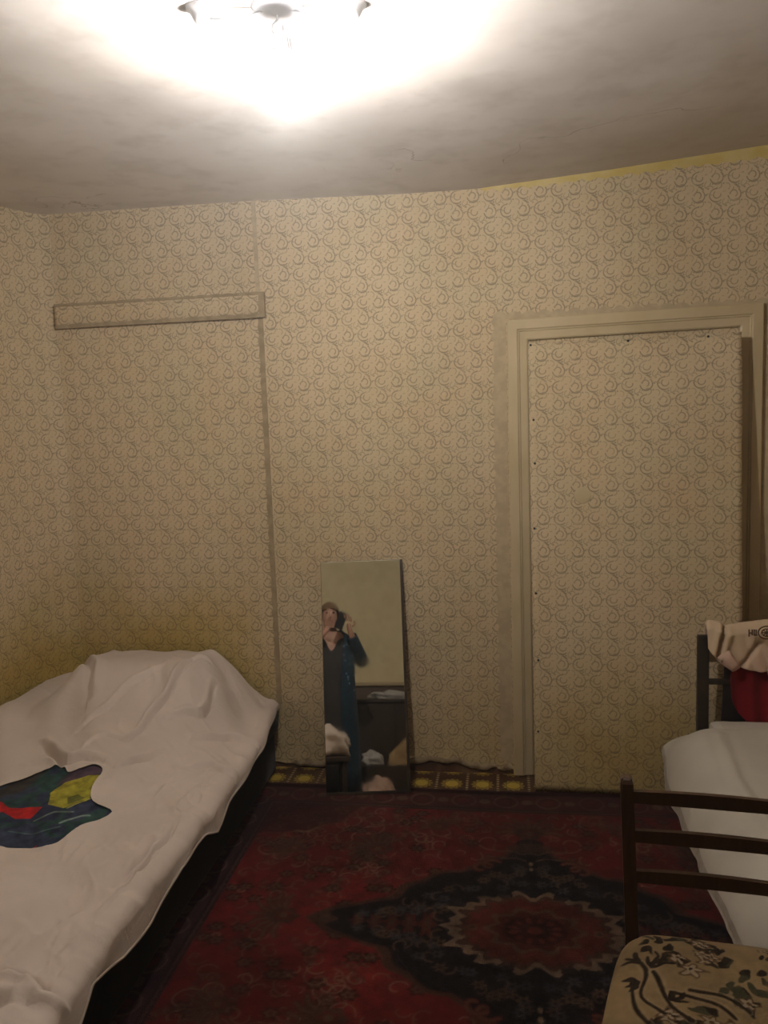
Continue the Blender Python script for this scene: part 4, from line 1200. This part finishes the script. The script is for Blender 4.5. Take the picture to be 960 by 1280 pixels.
# clothes
def torso(name, prof, m, gap=None, n=48):
    P = []
    for (z, rx, ry, cy, g) in prof:
        row = []
        for k in range(n):
            if gap: t_ = PI/2+g+(2*PI-2*g)*k/(n-1)
            else: t_ = 2*PI*k/n
            fl = 1+.02*math.sin(k*1.9+z*3)*(1.3-z)
            zz = z-(.13*max(0, math.sin(t_))**6 if (not gap and z > 1.25) else 0)
            row.append((rx*math.cos(t_)*fl, cy+ry*math.sin(t_)*fl, zz))
        P.append(row)
    P = np.array(P); F = grid_faces(len(prof), n, not gap)
    o = mesh_obj(name, P.reshape(-1, 3), F, m, pe)
    mdd = o.modifiers.new('thick', 'SOLIDIFY'); mdd.thickness = .006; return o
torso('shirt', [(1.40, .10, .075, -.005, 0), (1.37, .165, .105, -.005, 0), (1.28, .185, .125, 0, 0), (1.15, .170, .125, 0, 0), (1.0, .165, .125, 0, 0), (.86, .18, .13, 0, 0), (.5, .18, .12, 0, 0), (.12, .175, .12, 0, 0)], MAT['grey_cloth'])
torso('robe', [(1.475, .085, .085, -.02, .95), (1.44, .12, .095, -.015, .75), (1.40, .185, .115, -.01, .60), (1.33, .21, .135, -.005, .5), (1.20, .205, .145, 0, .42), (1.05, .20, .15, 0, .36), (.90, .21, .16, 0, .33), (.60, .225, .17, 0, .30), (.30, .235, .18, 0, .28), (.10, .24, .185, 0, .27)], MAT['navy'], True)
for (s0, el, wr) in (((.16, -.01, 1.375), elbR, wrR), ((-.16, -.01, 1.375), elbL, wrL)):
    bm = bmesh.new(); e3 = Vector(el); w3 = Vector(wr); s3 = Vector(s0)
    tube(bm, [s3, s3.lerp(e3, .5), e3+Vector((.01*np.sign(el[0]), -.01, -.015)), e3.lerp(w3, .35), e3.lerp(w3, .97)], [.072, .066, .060, .050, .044], 18, cap=False)
    o = bm_obj('sleeve', bm, MAT['navy'], pe, True); o.modifiers.new('thick', 'SOLIDIFY').thickness = .004
    o.modifiers.new('s', 'SUBSURF').render_levels = 1
# shiny print patches on the robe
bm = bmesh.new(); rr = np.random.RandomState(4)
for q in range(46):
    k = rr.uniform(0.1, .9); z = rr.uniform(.75, 1.32); t_ = rr.choice([-1, 1])*rr.uniform(.5, 1.2)+PI/2
    rx, ry = .212, .155
    c = Vector((rx*math.cos(t_), ry*math.sin(t_), z)); nv = Vector((math.cos(t_)/rx, math.sin(t_)/ry, 0)).normalized()
    mt = Matrix.Translation(c) @ nv.to_track_quat('Z', 'Y').to_matrix().to_4x4()
    lathe(bm, [(0, .0045), (rr.uniform(.004, .010), .003), (.011, -.002)], n=8, mat=mt)
spk = simple('blue_sequins', (.06, .20, .32), (.25, .35, .42), 50, .25, .6)
o = bm_obj('sequins', bm, spk, pe, True); tag(o, kind='stuff')

# ------------------------------------------------------------------ things reflected behind the viewer
def crumple(name, c, size, m, parent, seed, flat=.5, sub_=4, amp=.45):
    bm = bmesh.new(); bmesh.ops.create_icosphere(bm, subdivisions=sub_, radius=1)
    N = Noise2(seed)
    for v in bm.verts:
        p = v.co.copy(); k = 1+amp*float(fbm(N, np.array(p.x*2.2+5+p.z), np.array(p.y*2.2+9-p.z), 3))+.25*abs(float(N(p.x*5+p.z*3, p.y*5+p.z*2)))
        v.co = Vector((p.x*size[0]*k, p.y*size[1]*k, max(p.z, -flat)*size[2]*k))
    zmin = min(v.co.z for v in bm.verts)
    for v in bm.verts: v.co += Vector((c[0], c[1], c[2]-zmin))
    return bm_obj(name, bm, m, parent, True)
side = empty('sideboard', (.25, -1.10, 0)); tag(side, 'dark wooden sideboard against the boarded wall, seen in the mirror', 'cabinet')
def sbx(name, x0, x1, y0, y1, z0, z1, m=MAT['dark_wood'], par=None, bev=.003):
    L = side.location; return box_obj(name, x0-L.x, x1-L.x, y0-L.y, y1-L.y, z0, z1, m, par or side, bev)
sbx('body', -.62, 1.05, -1.31, -.93, .08, .93); sbx('top', -.64, 1.07, -1.315, -.90, .931, .96)
for x in (-.58, .98):
    for y in (-1.28, -.97): sbx('leg', x, x+.04, y, y+.04, 0, .08)
for i in range(4):
    x0 = -.61+i*.415; dr = sbx('door', x0, x0+.405, -.929, -.912, .10, .91)
    sbx('knob', x0+(.36 if i % 2 == 0 else .03), x0+(.375 if i % 2 == 0 else .045), -.9115, -.895, .52, .56, MAT['grey_plastic'], dr)
o = crumple('plastic_bag', (.22, -1.06, .96), (.20, .10, .055), MAT['plastic_bag'], None, 81); tag(o, 'crumpled pale bag lying on top of the dark sideboard, seen in the mirror', 'bag')
ch2 = box_obj('storage_chest', -.12, .55, -.86, -.50, 0, .34, MAT['dark_wood'], None, .008); tag(ch2, 'low dark chest in front of the sideboard, seen in the mirror', 'chest')
# tan paper sack
bm = bmesh.new()
q = [(.10, -.78, .342), (.38, -.80, .342), (.40, -.64, .342), (.09, -.62, .342), (.14, -.74, .46), (.34, -.78, .64), (.36, -.70, .63), (.11, -.66, .43)]
V = [bm.verts.new(p) for p in q]
for fc in ((0, 1, 2, 3), (4, 7, 6, 5), (0, 4, 5, 1), (1, 5, 6, 2), (2, 6, 7, 3), (3, 7, 4, 0)): bm.faces.new([V[i] for i in fc])
bmesh.ops.subdivide_edges(bm, edges=bm.edges[:], cuts=7, use_grid_fill=True)
N9 = Noise2(91)
for v in bm.verts: v.co += Vector((1, 1, 0))*.02*float(N9(v.co.x*22, v.co.z*22)); v.co.z = max(v.co.z, .342)
tag(bm_obj('paper_sack', bm, MAT['card'], None, False), 'crumpled tan paper sack standing on the low chest, seen in the mirror', 'bag')
tag(crumple('plastic_bag', (-.03, -.68, .342), (.09, .07, .07), MAT['plastic_bag'], None, 83, amp=.7), 'small crumpled white bag on the left end of the low chest, seen in the mirror', 'bag')
tag(crumple('plastic_bag', (-.04, -.34, .001), (.14, .09, .13), MAT['pink'], None, 85, amp=.6), 'pinkish white bundle on the floor before the low chest, seen in the mirror', 'bag')
# stool with a bundle of white linen
st = empty('stool', (-.56, .55, 0)); tag(st, 'dark low stool under a bundle of white linen, seen in the mirror', 'stool')
box_obj('seat', -.17, .17, -.17, .17, .30, .335, MAT['dark_wood'], st, .006)
for sx in (-1, 1):
    for sy in (-1, 1): box_obj('leg', sx*.13-.018, sx*.13+.018, sy*.13-.018, sy*.13+.018, 0, .299, MAT['dark_wood'], st, .003)
tag(crumple('linen_bundle', (-.54, .56, .336), (.17, .15, .13), MAT['sheet'], None, 87, amp=.5), 'bundle of white linen on the low stool, seen in the mirror', 'linen')

# ------------------------------------------------------------------ added scatter volume imitating lens glare around the lamp
hz = bpy.data.materials.new('glare_scatter'); hz.use_nodes = True; t = hz.node_tree
t.nodes.remove(t.nodes['Principled BSDF'])
vn = t.nodes.new('ShaderNodeVolumeScatter'); vn.inputs['Density'].default_value = .025; vn.inputs['Anisotropy'].default_value = .72
vn.inputs['Color'].default_value = (1, 1, 1, 1)
t.links.new(vn.outputs[0], t.nodes['Material Output'].inputs['Volume'])
o = box_obj('glare_haze', XL+.15, XR-.02, YF+.06, YB-.30, .03, 2.475, hz, None, 0); tag(o, 'added scatter volume imitating lens glare around the ceiling lamp', 'glare_haze', kind='stuff')
